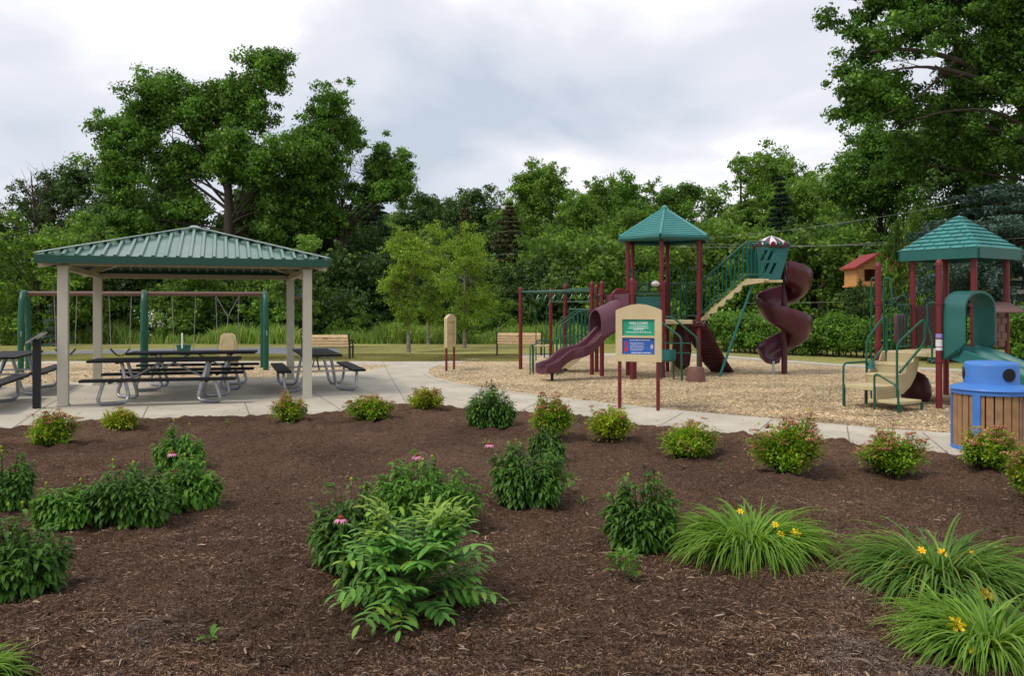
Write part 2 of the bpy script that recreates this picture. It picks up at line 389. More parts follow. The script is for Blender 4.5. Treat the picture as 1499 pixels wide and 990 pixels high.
cb=N.new('ShaderNodeCombineXYZ'); L.new(dx.outputs[0],cb.inputs[0]); L.new(dy.outputs[0],cb.inputs[1]); cb.inputs[2].default_value=SEED_Z if 'SEED_Z' in globals() else 3.7
n1=N.new('ShaderNodeTexNoise'); n1.inputs['Scale'].default_value=1.15; n1.inputs['Detail'].default_value=7; n1.inputs['Roughness'].default_value=.5; n1.inputs['Distortion'].default_value=.25; L.new(cb.outputs[0],n1.inputs['Vector'])
cr=N.new('ShaderNodeValToRGB'); el=cr.color_ramp.elements
el[0].position=.33; el[0].color=(.50,.55,.64,1); el[1].position=.66; el[1].color=(1.04,1.03,1.05,1)
e=el.new(.42); e.color=(.63,.66,.73,1); e=el.new(.50); e.color=(.73,.73,.79,1); e=el.new(.57); e.color=(.88,.87,.90,1)
L.new(n1.outputs['Fac'],cr.inputs[0])
scl=N.new('ShaderNodeVectorMath'); scl.operation='SCALE'; scl.inputs['Scale'].default_value=8.0; L.new(cr.outputs[0],scl.inputs[0])
mx=N.new('ShaderNodeMix'); mx.data_type='RGBA'; mx.inputs[0].default_value=.9; L.new(sky.outputs[0],mx.inputs[6]); L.new(scl.outputs[0],mx.inputs[7])
L.new(mx.outputs[2],bg.inputs['Color']); bg.inputs['Strength'].default_value=.1
sl=bpy.data.lights.new('sun','SUN'); so=bpy.data.objects.new('sun',sl); COL.objects.link(so); sl.energy=1.5; sl.angle=math.radians(14); sl.color=(1,.93,.82)
d=V(math.sin(SUN_AZ)*math.cos(SUN_EL),math.cos(SUN_AZ)*math.cos(SUN_EL),math.sin(SUN_EL)); so.rotation_euler=d.to_track_quat('Z','Y').to_euler()
sc.view_settings.view_transform='Standard'; sc.view_settings.look='None'; sc.view_settings.exposure=.6; sc.view_settings.gamma=1
sc.cycles.max_bounces=6; sc.cycles.diffuse_bounces=3; sc.cycles.glossy_bounces=2; sc.cycles.transmission_bounces=3; sc.cycles.transparent_max_bounces=4
sc.cycles.use_denoising=True

# ---------------------------------------------------------------- ground setting
mb=MB(); mb.sheet([(-600,-60),(600,-60),(600,900),(-600,900)],-.014); tag(build('ground',mb,'lawn'),kind='structure',label='mown grass ground of the park')
front=[(-500,648),(0,632),(200,624),(400,612),(560,602.5),(690,600),(770,606),(860,617),(960,629),(1060,642),(1200,654.5),(1400,668),(1520,676),(1900,705)]
inner=[(1900,672),(1640,655),(1499,642.5),(1395,634.5),(1300,628),(1200,619),(1100,610),(1000,601.5),(900,591),(800,580),(720,569.5),(665,560.5),(638,553),(626,546),(629,540),(645,534),(700,527.5),(760,523.5),(860,520.8),(980,519.8)]
far=[(980,517),(860,517.5),(760,519.3),(732,521),(670,526.6),(645,529.2),(560,529.4),(480,528),(300,527.5),(130,528),(0,530),(-300,535)]
chipb=[(-300,540),(0,534),(130,531.6),(300,531.6),(480,534),(555,533.8),(572,535.5),(565,538),(545,541),(480,547),(440,550),(380,554),(100,560),(0,566),(-300,585)]
def slab(name,polypx,z0,z1,m,label):
    mb=MB(); pts=[G(*p) for p in polypx]; mb.prism([V(x,y,z1) for x,y in pts],(0,0,z0-z1)); o=build(name,mb,m); return tag(o,label,kind='structure')
# plaza = front edge -> inner edge -> far edge -> around the swing chips
slab('sidewalk',front+inner+far+chipb,-.10,0,'concrete','pale concrete walk and shelter slab')
slab('wood_chip_bed',inner+[(1060,524.5),(1220,536.5),(1400,544.5),(1499,549),(1900,566)],-.1,-.008,'woodchips','wood chip bed under the play structures')
slab('swing_chip_bed',chipb+[],-.1,-.009,'woodchips','wood chip bed under the swing set')
kb=[(980,519.8),(1060,524.3),(1220,536.3),(1400,544.3),(1499,548.8),(1900,565.8)]
slab('kerb',kb+[(x,y-2.4) for x,y in kb[::-1]],-.1,.03,'kerb_concrete','concrete kerb along the back of the play area')
kb2=[(626,546),(638,553),(665,560.5),(720,569.5),(800,580),(900,591)]
slab('asphalt_path',[(40,515),(250,510.5),(420,508.6),(490,509),(500,516),(420,517.6),(250,516.8),(40,517.5)],-.05,-.004,'asphalt','grey asphalt path across the lawn')
# joints
mb=MB()
def joint(a,b,wd=.016):
    A=G3(*a,z=.003); B=G3(*b,z=.003); s=(B-A).normalized().cross(V(0,0,1))*wd/2
    mb.add([A-s,B-s,B+s,A+s],[(0,1,2,3)])
J=[((13,630.5),(60,598.5)),((60,598.5),(122,565)),((203,623),(217,594.5)),((367,613.5),(358,588)),((507,605),(470,582)),((470,582),(425,553)),((0,602.5),(60,598.5)),((60,598.5),(217,594.5)),((217,594.5),(466,583.2)),((470,583),(640,581)),((640,581),(690,588)),((700,600),(738,574)),((760,603),(800,582)),((958,628),(1000,604)),((1092,646),(1130,614)),((1245,658),(1240,624)),((1390,666),(1350,633)),((575,558),(632,558)),((560,529.5),(575,558)),((575,558),(590,581)),
   ((600,601),(590,581)),((480,547),(575,558)),((-300,612),(0,602.5))]
for a,b in J: joint(a,b)
inn=[(626,546),(638,553),(665,560.5),(720,569.5),(800,580)]
for i in range(len(inn)-1): joint((inn[i][0]-7,inn[i][1]+.9),(inn[i+1][0]-7,inn[i+1][1]+.9),.02)
tag(build('pavement_joints',mb,'concrete_joint'),'dark joints between the concrete slabs',kind='structure')

# mulch bed: gently uneven grid
def _mzo(x,y):
    return .012+.034*math.sin(x*1.7+y*.6)*math.sin(y*1.3-x*.4)+.012*math.sin(x*4.1+1)*math.sin(y*3.7+2)+.03
_vr=np.random.default_rng(77); _VG=_vr.random((256,256))
def vnoise(x,y,sc_):
    u=np.asarray(x)/sc_+500.; v=np.asarray(y)/sc_+500.; i=np.floor(u).astype(int); j=np.floor(v).astype(int); fu=u-i; fv=v-j; fu=fu*fu*(3-2*fu); fv=fv*fv*(3-2*fv); i%=256; j%=256; i1=(i+1)%256; j1=(j+1)%256
    return (_VG[j,i]*(1-fu)+_VG[j,i1]*fu)*(1-fv)+(_VG[j1,i]*(1-fu)+_VG[j1,i1]*fu)*fv-.5
def mz_(x,y): return float(mz_np(np.array([x]),np.array([y]))[0])
mz_np=lambda x,y: .05*vnoise(x,y,.75)+.05*vnoise(x+7,y,.23)+.05*vnoise(x,y+3,.10)+.022*vnoise(x,y,.045)+.062+.034*np.sin(x*1.7+y*.6)*np.sin(y*1.3-x*.4)+.012*np.sin(x*4.1+1)*np.sin(y*3.7+2)+.03
fe=[G(*p) for p in front]
def front_y(x):
    for (x0,y0),(x1,y1) in zip(fe,fe[1:]):
        if x0<=x<=x1: return y0+(y1-y0)*(x-x0)/(x1-x0)
    return fe[0][1] if x<fe[0][0] else fe[-1][1]
fyx=np.array([p[0] for p in fe]); fyy=np.array([p[1] for p in fe])
rng=np.random.default_rng(3)
nx,ny=1150,620
xs=np.linspace(-12,13,nx); rows=[]
P=np.zeros((ny,nx,3))
fy=np.interp(xs,fyx,fyy)
for j in range(ny):
    t=j/(ny-1); y=-1+(fy+1)*t
    z=mz_np(xs,y)+rng.normal(0,.0015,nx)
    edge=np.clip((fy-y)/.25,0,1); z=z*edge+(-.006)*(1-edge)+.012*(1-edge)
    P[j,:,0]=xs; P[j,:,1]=y; P[j,:,2]=z
o=strips('mulch_bed',P[None],'mulch'); tag(o,'dark brown mulch planting bed',kind='structure')
# shredded bark pieces
def shreds(name,N,sampler,zf,L0,L1,m,label,seed,th=.25):
    r=np.random.default_rng(seed); x,y=sampler(r,N); N=len(x)
    a=r.random(N)*2*PI; l=L0+(L1-L0)*r.random(N)**2; wd=l*(.07+.14*r.random(N)); pitch=r.normal(0,th,N); roll=r.normal(0,.5,N)
    u=np.stack([np.cos(a)*np.cos(pitch),np.sin(a)*np.cos(pitch),np.sin(pitch)],-1)
    s=np.stack([-np.sin(a)*np.cos(roll),np.cos(a)*np.cos(roll),np.sin(roll)],-1)
    c=np.stack([x,y,zf(x,y)+.006+l*.12*r.random(N)],-1); l=l[:,None]; wd=wd[:,None]
    n=np.cross(u,s); bend=n*l*.08
    P=np.stack([c-u*l*.5-s*wd*.3,c-u*l*.5+s*wd*.5,c+bend+s*wd*.6,c+u*l*.5+s*wd*.2,c+u*l*.5-s*wd*.4,c+bend-s*wd*.5],1)
    o=polys(name,P,m); tag(o,label,kind='stuff'); return o
def mzf(x,y):
    f=np.interp(x,fyx,fyy); return np.where(y>f-.03,.002,mz_np(x,y))
def samp_mulch(r,N):
    # density ~ 1/distance: sample in screen rows
    py=470+ (1085-470)*r.random(N)**.85; px=-40+1580*r.random(N); Y=FL*EYE/(py-HY); X=(px-HX)/FL*Y
    k=(Y<np.interp(X,fyx,fyy)+.02-.10*r.random(N)**3+(r.random(N)<.05)*np.abs(r.normal(0,.16,N)))&(Y>2.9); return X[k],Y[k]
shreds('mulch_shreds',620000,samp_mulch,mzf,.005,.024,'mulch_chip','loose shredded bark of the mulch bed',5)
shreds('mulch_splinters',20000,samp_mulch,mz_np,.018,.062,'mulch_chip','longer bark splinters lying on the mulch bed',6,.12)
def inpoly(x,y,poly):
    c=np.zeros(len(x),bool); n=len(poly)
    for i in range(n):
        x0,y0=poly[i]; x1,y1=poly[i-1]
        m=((y0>y)!=(y1>y)); xi=(x1-x0)*(y-y0)/(y1-y0+1e-12)+x0; c^=m&(x<xi)
    return c
cpoly=[G(*p) for p in inner+[(1060,524.5),(1220,536.5),(1400,544.5),(1499,549),(1900,566)]]
spoly=[G(*p) for p in chipb]
def samp_chip(poly,x0,x1):
    def f(r,N):
        py=518+(675-518)*r.random(N)**.9; px=x0+(x1-x0)*r.random(N); Y=FL*EYE/(py-HY); X=(px-HX)/FL*Y
        k=inpoly(X,Y,poly); return X[k],Y[k]
    return f
zc=lambda x,y: -.008+0*x
def samp_litter(r,N):
    px=-20+1540*r.random(N); py=520+130*r.random(N); Y=FL*EYE/(py-HY); X=(px-HX)/FL*Y; k=(Y>np.interp(X,fyx,fyy))&~inpoly(X,Y,cpoly)&~inpoly(X,Y,spoly)&(Y<26); return X[k],Y[k]
shreds('walk_litter',1500,samp_litter,lambda x,y:.001+0*x,.01,.05,'mulch_chip','scattered bark crumbs and litter on the concrete',12,.15)
shreds('wood_chips',300000,samp_chip(cpoly,600,1560),zc,.02,.07,'wood_chip','loose pale wood chips around the play structures',8,.3)
shreds('swing_wood_chips',90000,samp_chip(spoly,-40,600),zc,.03,.09,'wood_chip','loose pale wood chips under the swing set',9,.3)
# ---------------------------------------------------------------- picnic shelter
SC=V(-6.49,16.76,0); U=V(.943,.332,0).normalized(); Vv=V(-.332,.943,0).normalized()
sh=thing('picnic_shelter','open square picnic shelter with beige posts and ribbed green metal roof','shelter',SC)
hs=2.05; ov=.36; he=hs+ov; ZE=2.56; ZA=3.28
for a,b in ((-1,-1),(1,-1),(1,1),(-1,1)):
    p=SC+U*a*hs+Vv*b*hs
    mb=MB(); mb.box(p+V(0,0,1.215),(.165,.165,2.43),U,Vv); mb.box(p+V(0,0,.012),(.2,.2,.02),U,Vv); mb.box(p+V(0,0,2.40),(.19,.19,.02),U,Vv)
    build('post',mb,'beige_paint',sh,bevel=.006)
dirs=[(-Vv,U),(U,Vv),(Vv,-U),(-U,-Vv)]   # outward, along
apex=SC+V(0,0,ZA)
for o_,a_ in dirs:
    e0=SC+o_*he-a_*he+V(0,0,ZE); e1=SC+o_*he+a_*he+V(0,0,ZE)
    mb=MB(); mid=(e0+e1)/2; up=(apex-mid); n=a_.cross(up).normalized(); 
    if n.z<0: n=-n
    mb.add([e0,e1,apex,e0-n*.02,e1-n*.02,apex-n*.02],[(0,1,2),(5,4,3),(0,3,4,1)])
    sp_=.2; k=int(he/sp_)
    for i in range(-k,k+1):
        s=i*sp_; tmax=1-abs(s)/he
        if tmax<.04: continue
        A=mid+a_*s; B=A+up*(tmax-.015); hgt=.05
        w0,w1=.042,.022
        vs=[A-a_*w0+n*.001,A+a_*w0+n*.001,A+a_*w1+n*hgt,A-a_*w1+n*hgt]
        vs+= [v+(B-A) for v in vs]
        mb.add(vs,[(0,3,2,1),(4,5,6,7),(0,1,5,4),(1,2,6,5),(2,3,7,6),(3,0,4,7)])
        c=(A+B)/2; vs2=[A-a_*.045-n*.024,A+a_*.045-n*.024,A+a_*.03-n*.05,A-a_*.03-n*.05]; B2=A+up*max(tmax-.06,.02); vs2+=[v+(B2-A) for v in vs2]
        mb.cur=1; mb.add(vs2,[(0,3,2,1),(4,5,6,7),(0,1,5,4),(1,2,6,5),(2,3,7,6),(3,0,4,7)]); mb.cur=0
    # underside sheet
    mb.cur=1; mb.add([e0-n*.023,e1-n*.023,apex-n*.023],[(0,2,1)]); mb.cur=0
    build('roof_panel',mb,['roof_green','under_green'],sh)
    mb=MB(); mb.bar(e0+V(0,0,-.045)-a_*.012,e1+V(0,0,-.045)+a_*.012,.03,.135); build('fascia',mb,'fascia_green',sh,bevel=.004)
    zb_=2.475 if o_.y<-.5 else 2.395
    mb=MB(); mb.bar(SC+o_*hs-a_*hs+V(0,0,zb_),SC+o_*hs+a_*hs+V(0,0,zb_),.10,.10); build('beam',mb,'beam_beige',sh,bevel=.004)
for a,b in ((-1,-1),(1,-1),(1,1),(-1,1)):
    c0=SC+U*a*he+Vv*b*he+V(0,0,ZE)
    mb=MB(); mb.bar(c0+V(0,0,.06),apex+V(0,0,.07),.12,.014); build('hip_cap',mb,'cap_light',sh,bevel=.003)
    mb=MB(); mb.bar(c0+V(0,0,-.13)-(U*a+Vv*b)*.05,apex+V(0,0,-.15),.09,.12); build('rafter',mb,'beam_beige',sh,bevel=.004)
mb=MB(); mb.lathe(apex,[(.12,.0),(.13,.05),(.06,.09)],12); build('roof_finial',mb,'cap_light',sh,smooth=True)

# ---------------------------------------------------------------- picnic tables (local: long axis x)
TG='picnic tables at the shelter'
def make_table():
    t=thing('picnic_table','x','picnic table',(0,0,0),0,TG)
    Lh=1.26
    for nm,cy,z,nn,pw in (('tabletop',0,.745,4,.185),('seat',-.72,.44,1,.26),('seat',.72,.44,1,.26)):
        mb=MB()
        for i in range(nn):
            y=cy+(i-(nn-1)/2)*(pw+.008); mb.box((0,y,z),(2*Lh,pw,.045))
        mb.box((-.78,cy,z-.035),(.05,nn*pw*.9,.02)); mb.box((.78,cy,z-.035),(.05,nn*pw*.9,.02))
        build(nm,mb,'black_plank',t,bevel=.006,local=True)
    for x in (-.72,.72):
        for s in (-1,1):
            mb=MB()
            k=1 if x>0 else -1
            pts=[(k*.72,s*.22,.71),(k*.56,s*.36,.032),(k*1.02,s*.70,.032),(k*.90,s*.72,.41)]
            mb.tube(fillet(pts,.14,5),.031,10); build('leg_frame',mb,'galvanised',t,smooth=True,local=True)
    for x in (-.66,.66):
        mb=MB(); mb.bar((x,-.78,.40),(x,.78,.40),.035,.035); build('cross_bar',mb,'galvanised',t,local=True)
        mb=MB(); mb.tube([(x,0,.40),(x*.14,0,.70)],.017,8); build('brace',mb,'galvanised',t,smooth=True,local=True)
    return t
tp=make_table(); 
def at(px,Y): return ((px-HX)/FL*Y, Y, 0)
tp.location=at(245,14.94); tp.rotation_euler=(0,0,math.radians(13)); tp['label']='black plank picnic table nearest the camera in the middle of the shelter'
dup(tp,at(284,17.3),math.radians(13),label='picnic table behind the front one under the shelter, close to the rear posts')
vang=math.atan2(.943,-.332)
dup(tp,(-4.14,17.3,0),vang,label='picnic table seen end on by the right front post of the shelter')
dup(tp,(-10.1,16.45,0),vang,label='picnic table seen end on at the left edge behind the dark slant-topped post')
dup(tp,(-9.33,13.75,0),vang,label='picnic table cut off by the left edge with only its right seat showing')

# dark slant-topped post
b=G3(54,598); t=thing('interpretive_post','dark narrow pedestal with a slanted top plate standing on the walk left of the shelter','sign post',b)
mb=MB(); mb.box(b+V(0,0,.58),(.115,.115,1.16),U,Vv); build('pedestal',mb,'navy_black',t,bevel=.006)
mb=MB(); sl_=(U*.8+V(0,0,.55)).normalized(); mb.box(b+V(0,0,1.19),(.30,.45,.018),sl_,Vv); build('top_plate',mb,'galvanised',t,bevel=.003)
mb=MB(); mb.box(b+V(-.02,0,1.205),(.24,.38,.008),sl_,Vv); build('printed_face',mb,'house_roof_brown',t)

# ---------------------------------------------------------------- swing set
A=V(-13.02,21.9,0); B=V(-6.87,22.75,0); bd_=(B-A).normalized(); pd=V(bd_.y,-bd_.x,0); ZB=2.07
sw=thing('swing_set','long swing frame with green arches and a brown top beam behind the shelter','swing set',(A+B)/2)
mb=MB(); mb.tube([A+V(0,0,ZB),B+V(0,0,ZB)],.06,12); build('top_beam',mb,'swing_brown',sw,smooth=True)
for p in (A,(A*.51+B*.49),B):
    for s in (-1,1):
        mb=MB(); pd2=V(.36,-.93,0); f=p+pd2*s*.52
        pts=[p+V(0,0,ZB+.02)+pd2*s*.02,p+V(0,0,ZB+.02)+pd2*s*.22,p+V(0,0,ZB-.18)+pd2*s*.40,f+V(0,0,1.2),f+V(0,0,-.02)]
        mb.tube(fillet(pts,.2,5),.075,12); build('arch_leg',mb,'swing_green',sw,smooth=True)
for p in (A,B):
    q=p+V(.36,-.93,0)*.50; mb=MB(); mb.box(V(q.x+.01,q.y-.078,1.0),(.085,.006,.14)); build('sticker',mb,'sticker_white',sw)
def beam_at(px):
    # intersection of beam with image column
    k=(px-HX)/FL; t=(k*A.y-A.x)/((B.x-A.x)-k*(B.y-A.y)); return A+(B-A)*t
def chain(mb,a,b,r=.008): mb.tube([a,b],r,6)
def swing(px,kind,label,half,zs):
    c=beam_at(px); s=thing('swing' ,label,'swing',V(c.x,c.y,zs),0,'swings hanging from the frame')
    for k in (-1,1):
        mb=MB(); top=c+bd_*half*k*1.15+V(0,0,ZB-.06); bot=c+bd_*half*k*.95+V(0,0,zs+.12)
        chain(mb,top,bot)
        for i in range(24):
            q=top.lerp(bot,i/23); mb.box(q,(.014,.024 if i%2 else .012,.03),bd_)
        if kind!='belt' and k==1 and kind=='chair':
            m_=c+V(0,0,ZB-.62)+pd*-.05; chain(mb,c+bd_*half*1.15+V(0,0,ZB-.06),m_,.009); chain(mb,c-bd_*half*1.15+V(0,0,ZB-.06),m_,.009); chain(mb,m_,c+V(0,0,zs+.72),.009)
        build('chain',mb,'chain',s,smooth=False)
    mb=MB()
    if kind=='belt':
        rows=[]
        for i in range(9):
            t=i/8; x=(t-.5)*2*half; dz=.12-.20*math.sin(PI*t); rows.append([c+bd_*x+pd*k*.08+V(0,0,zs+dz+.012*h) for k,h in ((-1,0),(1,0),(1,1),(-1,1))])
        mb.grid(rows,True); build('belt_seat',mb,'black',s,smooth=True)
    elif kind=='bucket':
        prof=[]
        rows=[]
        for z_,r_ in ((0,.09),(.03,.14),(.12,.17),(.25,.19),(.26,.21),(.29,.21),(.29,.18),(.12,.14)):
            rows.append([c+bd_*r_*math.cos(a)+pd*r_*.8*math.sin(a)+V(0,0,zs+z_) for a in [2*PI*i/16 for i in range(16)]])
        mb.grid(rows,True); build('bucket_seat',mb,'teal_plastic',s,smooth=True)
        mb=MB(); mb.tube([c+pd*.17+V(0,0,zs+.2),c+pd*.17+V(0,0,zs+.62)],.022,8); build('back_bar',mb,'sign_white',s,smooth=True)
    else:
        prof=[(-.22,0),(-.23,.45),(-.20,.62),(-.12,.68),(.12,.68),(.20,.62),(.23,.45),(.22,0)]
        mb.prism([c+bd_*x+V(0,0,zs+z)+pd*(-.12+.0*z) for x,z in prof],pd*.06)
        build('back_shell',mb,'beige_plastic',s,bevel=.02,smooth=True)
        mb=MB(); prof=[(-.17,.06),(-.17,.5),(-.1,.6),(.1,.6),(.17,.5),(.17,.06)]
        mb.prism([c+bd_*x+V(0,0,zs+z)+pd*-.055 for x,z in prof],pd*.012); build('back_pad',mb,'tan_deck',s,bevel=.005)
        mb=MB(); mb.box(c+V(0,0,zs-.02)+pd*-.32,(.44,.42,.07),bd_,pd); mb.box(c+V(0,0,zs-.14)+pd*-.52,(.40,.05,.26),bd_,pd)
        build('seat_shell',mb,'beige_plastic',s,bevel=.015,smooth=True)
        for k in (-1,1):
            mb=MB(); mb.box(c+bd_*.27*k+V(0,0,zs+.12)+pd*-.25,(.07,.40,.07),bd_,pd); build('armrest',mb,'beige_plastic',s,bevel=.02,smooth=True)
swing(96,'belt','black belt swing nearest the left arch of the swing frame',.25,.45)
swing(176,'belt','black belt swing beside the middle green arch of the swing frame',.25,.45)
swing(269,'bucket','small teal toddler bucket swing with a white back bar',.27,.38)
swing(333,'chair','tan high-backed chair swing on chains joined in a Y',.27,.30)

# ---------------------------------------------------------------- park benches (back towards the camera)
def bench(px,Y,rot,label):
    x=(px-HX)/FL*Y; t=thing('park_bench',label,'bench',(x,Y,0),0,'park benches beside the far path')
    r=Matrix.Rotation(rot,3,'Z'); o_=V(x,Y,0)
    def q(a,b,c): return o_+r@V(a,b,c)
    X=r@V(1,0,0); Yv=r@V(0,1,0)
    mb=MB()
    for i in range(4):
        mb.box(q(0,-.10+.0-.03*(i),.46+i*.098),(1.52,.035,.088),X,Yv)
    build('backrest',mb,'bench_slat',t,bevel=.008)
    mb=MB()
    for i in range(4): mb.box(q(0,.02+i*.11,.42),(1.52,.098,.035),X,Yv)
    build('seat',mb,'bench_slat',t,bevel=.008)
    for s in (-.78,.78):
        mb=MB(); mb.bar(q(s,-.06,0),q(s,-.06,.42),.06,.10); mb.bar(q(s,-.06,.40),q(s,-.20,.86),.05,.06); mb.bar(q(s,-.05,.40),q(s,.45,.40),.05,.05); mb.bar(q(s,.38,0),q(s,.38,.40),.05,.07)
        mb.bar(q(s,-.12,.62),q(s,.42,.60),.05,.04); mb.bar(q(s,.38,.4),q(s,.38,.6),.04,.05)
        build('side_frame',mb,'bench_black',t,bevel=.006)
    mb=MB(); mb.box(q(0,-.20,.71),(.16,.012,.06),X,Yv); build('plaque',mb,'house_roof_brown',t)
bench(478,26.9,-.05,'park bench with tan slats standing just right of the shelter')
bench(760,28.9,.0,'park bench with tan slats behind the left post of the monkey bars')

# ---------------------------------------------------------------- welcome sign
def panel_sign(name,label,c,ang,front_art,Wd=.76,Z0=.80,Z1=1.74):
    X=V(math.cos(ang),math.sin(ang),0); Nn=V(math.sin(ang),-math.cos(ang),0)   # Nn = front normal
    t=thing(name,label,'sign',c)
    def q(a,z,n): return c+X*a+V(0,0,z)+Nn*n
    hw=Wd/2; pts=[(-hw,Z0),(hw,Z0),(hw,Z1-.10)]
    for i in range(7):
        a=i/6; pts.append((hw*.97-(2*hw*.97)*a, Z1-.085+.10*math.sin(PI*a)))
    pts.append((-hw,Z1-.10))
    # frame plate behind
    mb=MB(); mb.prism([q(a,z,-.045) for a,z in pts],Nn*.05); build('back_panel',mb,'beige_plastic',t,bevel=.008,smooth=True)
    # front border pieces leaving two windows
    wa,zb0,zb1,zm0,zm1=.27,Z0+.12,Z0+.70,Z0+.395,Z0+.43
    pc=MB()
    low=[(-hw,Z0),(hw,Z0),(hw,zb0),(-hw,zb0)]; top=[(-hw,zb1),(hw,zb1)]+pts[2:]
    for P_ in (low,[(-hw,zb0),(-wa,zb0),(-wa,zb1),(-hw,zb1)],[(wa,zb0),(hw,zb0),(hw,zb1),(wa,zb1)],[(-wa,zm0),(wa,zm0),(wa,zm1),(-wa,zm1)],top):
        pc.prism([q(a,z,.006) for a,z in P_],Nn*.035)
    build('front_frame',pc,'beige_plastic',t)
    for s in (-1,1):
        mb=MB(); p=c+X*s*.32; mb.cyl(p+V(0,0,-.02),p+V(0,0,Z0+.01),.031,14); build('post',mb,'post_red',t,smooth=True)
    if front_art:
        mb=MB(); mb.prism([q(a,z,.007) for a,z in ((-wa,zm1),(wa,zm1),(wa,zb1),(-wa,zb1))],Nn*.006); g=build('green_board',mb,'sign_green',t)
        mb=MB(); mb.prism([q(a,z,.007) for a,z in ((-wa,zb0),(wa,zb0),(wa,zm0),(-wa,zm0))],Nn*.006); bl=build('blue_board',mb,'sign_blue',t)
        off=Vector(t.location)
        def text(s,a,z,size,par):
            cu=bpy.data.curves.new('lettering','FONT'); cu.body=s; cu.size=size; cu.align_x='CENTER'; cu.extrude=.0008; cu.offset=.0006
            to=bpy.data.objects.new('tmp',cu); COL.objects.link(to); dg=bpy.context.evaluated_depsgraph_get(); me=bpy.data.meshes.new_from_object(to.evaluated_get(dg)); bpy.data.objects.remove(to)
            me.materials.clear(); o=link('lettering',me,par,'sign_white'); o.matrix_local=Matrix.Translation(q(a,z,.0155)-off)@Matrix((( X.x,0,Nn.x,0),(X.y,0,Nn.y,0),(0,1,0,0),(0,0,0,1)))
        text('WELCOME!',0,zb1-.085,.062,g); text('NOTICE',0,zm1+.085,.045,g)
        mb=MB(); r=random.Random(4)
        def line(z,a0,a1,h):
            a=a0
            while a<a1:
                l=r.uniform(.012,.04); mb.prism([q(p,zz,.0135) for p,zz in ((a,z),(min(a+l,a1),z),(min(a+l,a1),z+h),(a,z+h))],Nn*.002); a+=l+.008
        for z,a0,a1 in ((zb1-.12,-.15,.15),(zb1-.15,-.17,.17),(zm1+.05,-.21,.21)): line(z,a0,a1,.011)
        build('small_print',mb,'sign_white',g)
        mb=MB()
        line(zm0-.045,-.15,.19,.014); line(zb0+.02,-.12,.2,.012)
        for i in range(6): line(zm0-.085-i*.025,-.14,.06+.05*r.random(),.006)
        build('small_print',mb,'sign_white',bl)
        mb=MB(); mb.prism([q(-.21+.034*math.cos(k),zb0+.08+.04*math.sin(k),.0135) for k in [i*PI/6 for i in range(12)]],Nn*.002); mb.prism([q(a,z,.0135) for a,z in ((-.225,zb0+.115),(-.195,zb0+.115),(-.19,zb0+.2),(-.21,zb0+.215),(-.23,zb0+.2))],Nn*.002)
        build('red_symbol',mb,'sign_red',bl)
        mb=MB(); mb.prism([q(.22+.022*math.cos(k),zb0+.13+.04*math.sin(k),.0135) for k in [i*PI/6 for i in range(12)]],Nn*.002); build('pale_symbol',mb,'hold_grey',bl)
    return t
a_=G3(906,599); b_=G3(964.5,601.5)
panel_sign('welcome_sign','beige welcome sign with green and blue boards on two red posts at the walk edge',(a_+b_)/2,math.atan2(b_.y-a_.y,b_.x-a_.x),True)
a_=G3(655,543.5); b_=G3(663,540.8); d_=(a_-b_).normalized(); c_=(a_+b_)/2
panel_sign('panel_sign','narrow looking beige panel on red posts seen almost edge on in the far chips',c_,math.atan2(b_.y-a_.y,b_.x-a_.x)-.10,False,Z0=.62,Z1=1.50)

# ---------------------------------------------------------------- litter bin
c=V((1451-HX)/FL*9.85,9.85,0); t=thing('litter_bin','round blue litter bin with brown slats and a domed lid beside the walk','litter bin',c)
R=.415
mb=MB(); mb.lathe(c,[(R-.05,.03),(R-.05,.70)],40); build('liner',mb,'black',t,smooth=True)
straps=(math.radians(-107),math.radians(-65),math.radians(-17),math.radians(73),math.radians(163),math.radians(118))
straps=[math.radians(k) for k in (-141,-64,8,80,152)]
for k in range(28):
    a=2*PI*(k+.5)/28
    mb=MB(); rr=V(math.cos(a),math.sin(a),0); mb.box(c+rr*(R-.02)+V(0,0,.365),(.03,.076,.66),rr,V(-rr.y,rr.x,0)); build('slat',mb,'bin_slat',t,bevel=.005)
for a in straps:
    mb=MB(); rr=V(math.cos(a),math.sin(a),0); mb.box(c+rr*(R+.006)+V(0,0,.36),(.022,.085,.70),rr,V(-rr.y,rr.x,0)); build('strap',mb,'bin_blue',t,bevel=.004)
for z in (.02,.69):
    mb=MB(); mb.lathe(c,[(R-.02,z-.02),(R+.018,z-.02),(R+.018,z+.02),(R-.02,z+.02)],48); build('ring',mb,'bin_blue',t,smooth=True)
mb=MB(); mb.lathe(c,[(.05,.712),(R+.02,.712),(R+.035,.722),(R+.02,.745),(.30,.785),(.295,.80),(.295,1.0),(.288,1.025),(.27,1.042),(.2,1.052),(.02,1.056)],56); build('lid',mb,'bin_blue',t,smooth=True)
for a in (-82,-203,8,90):
    a=math.radians(a); rr=V(math.cos(a),math.sin(a),0); mb=MB(); mb.lathe(c+rr*.281+V(0,0,.905),[(.001,0),(.078,0),(.078,.02),(.001,.02)],24,ax=rr); build('opening',mb,'black',t,smooth=True)
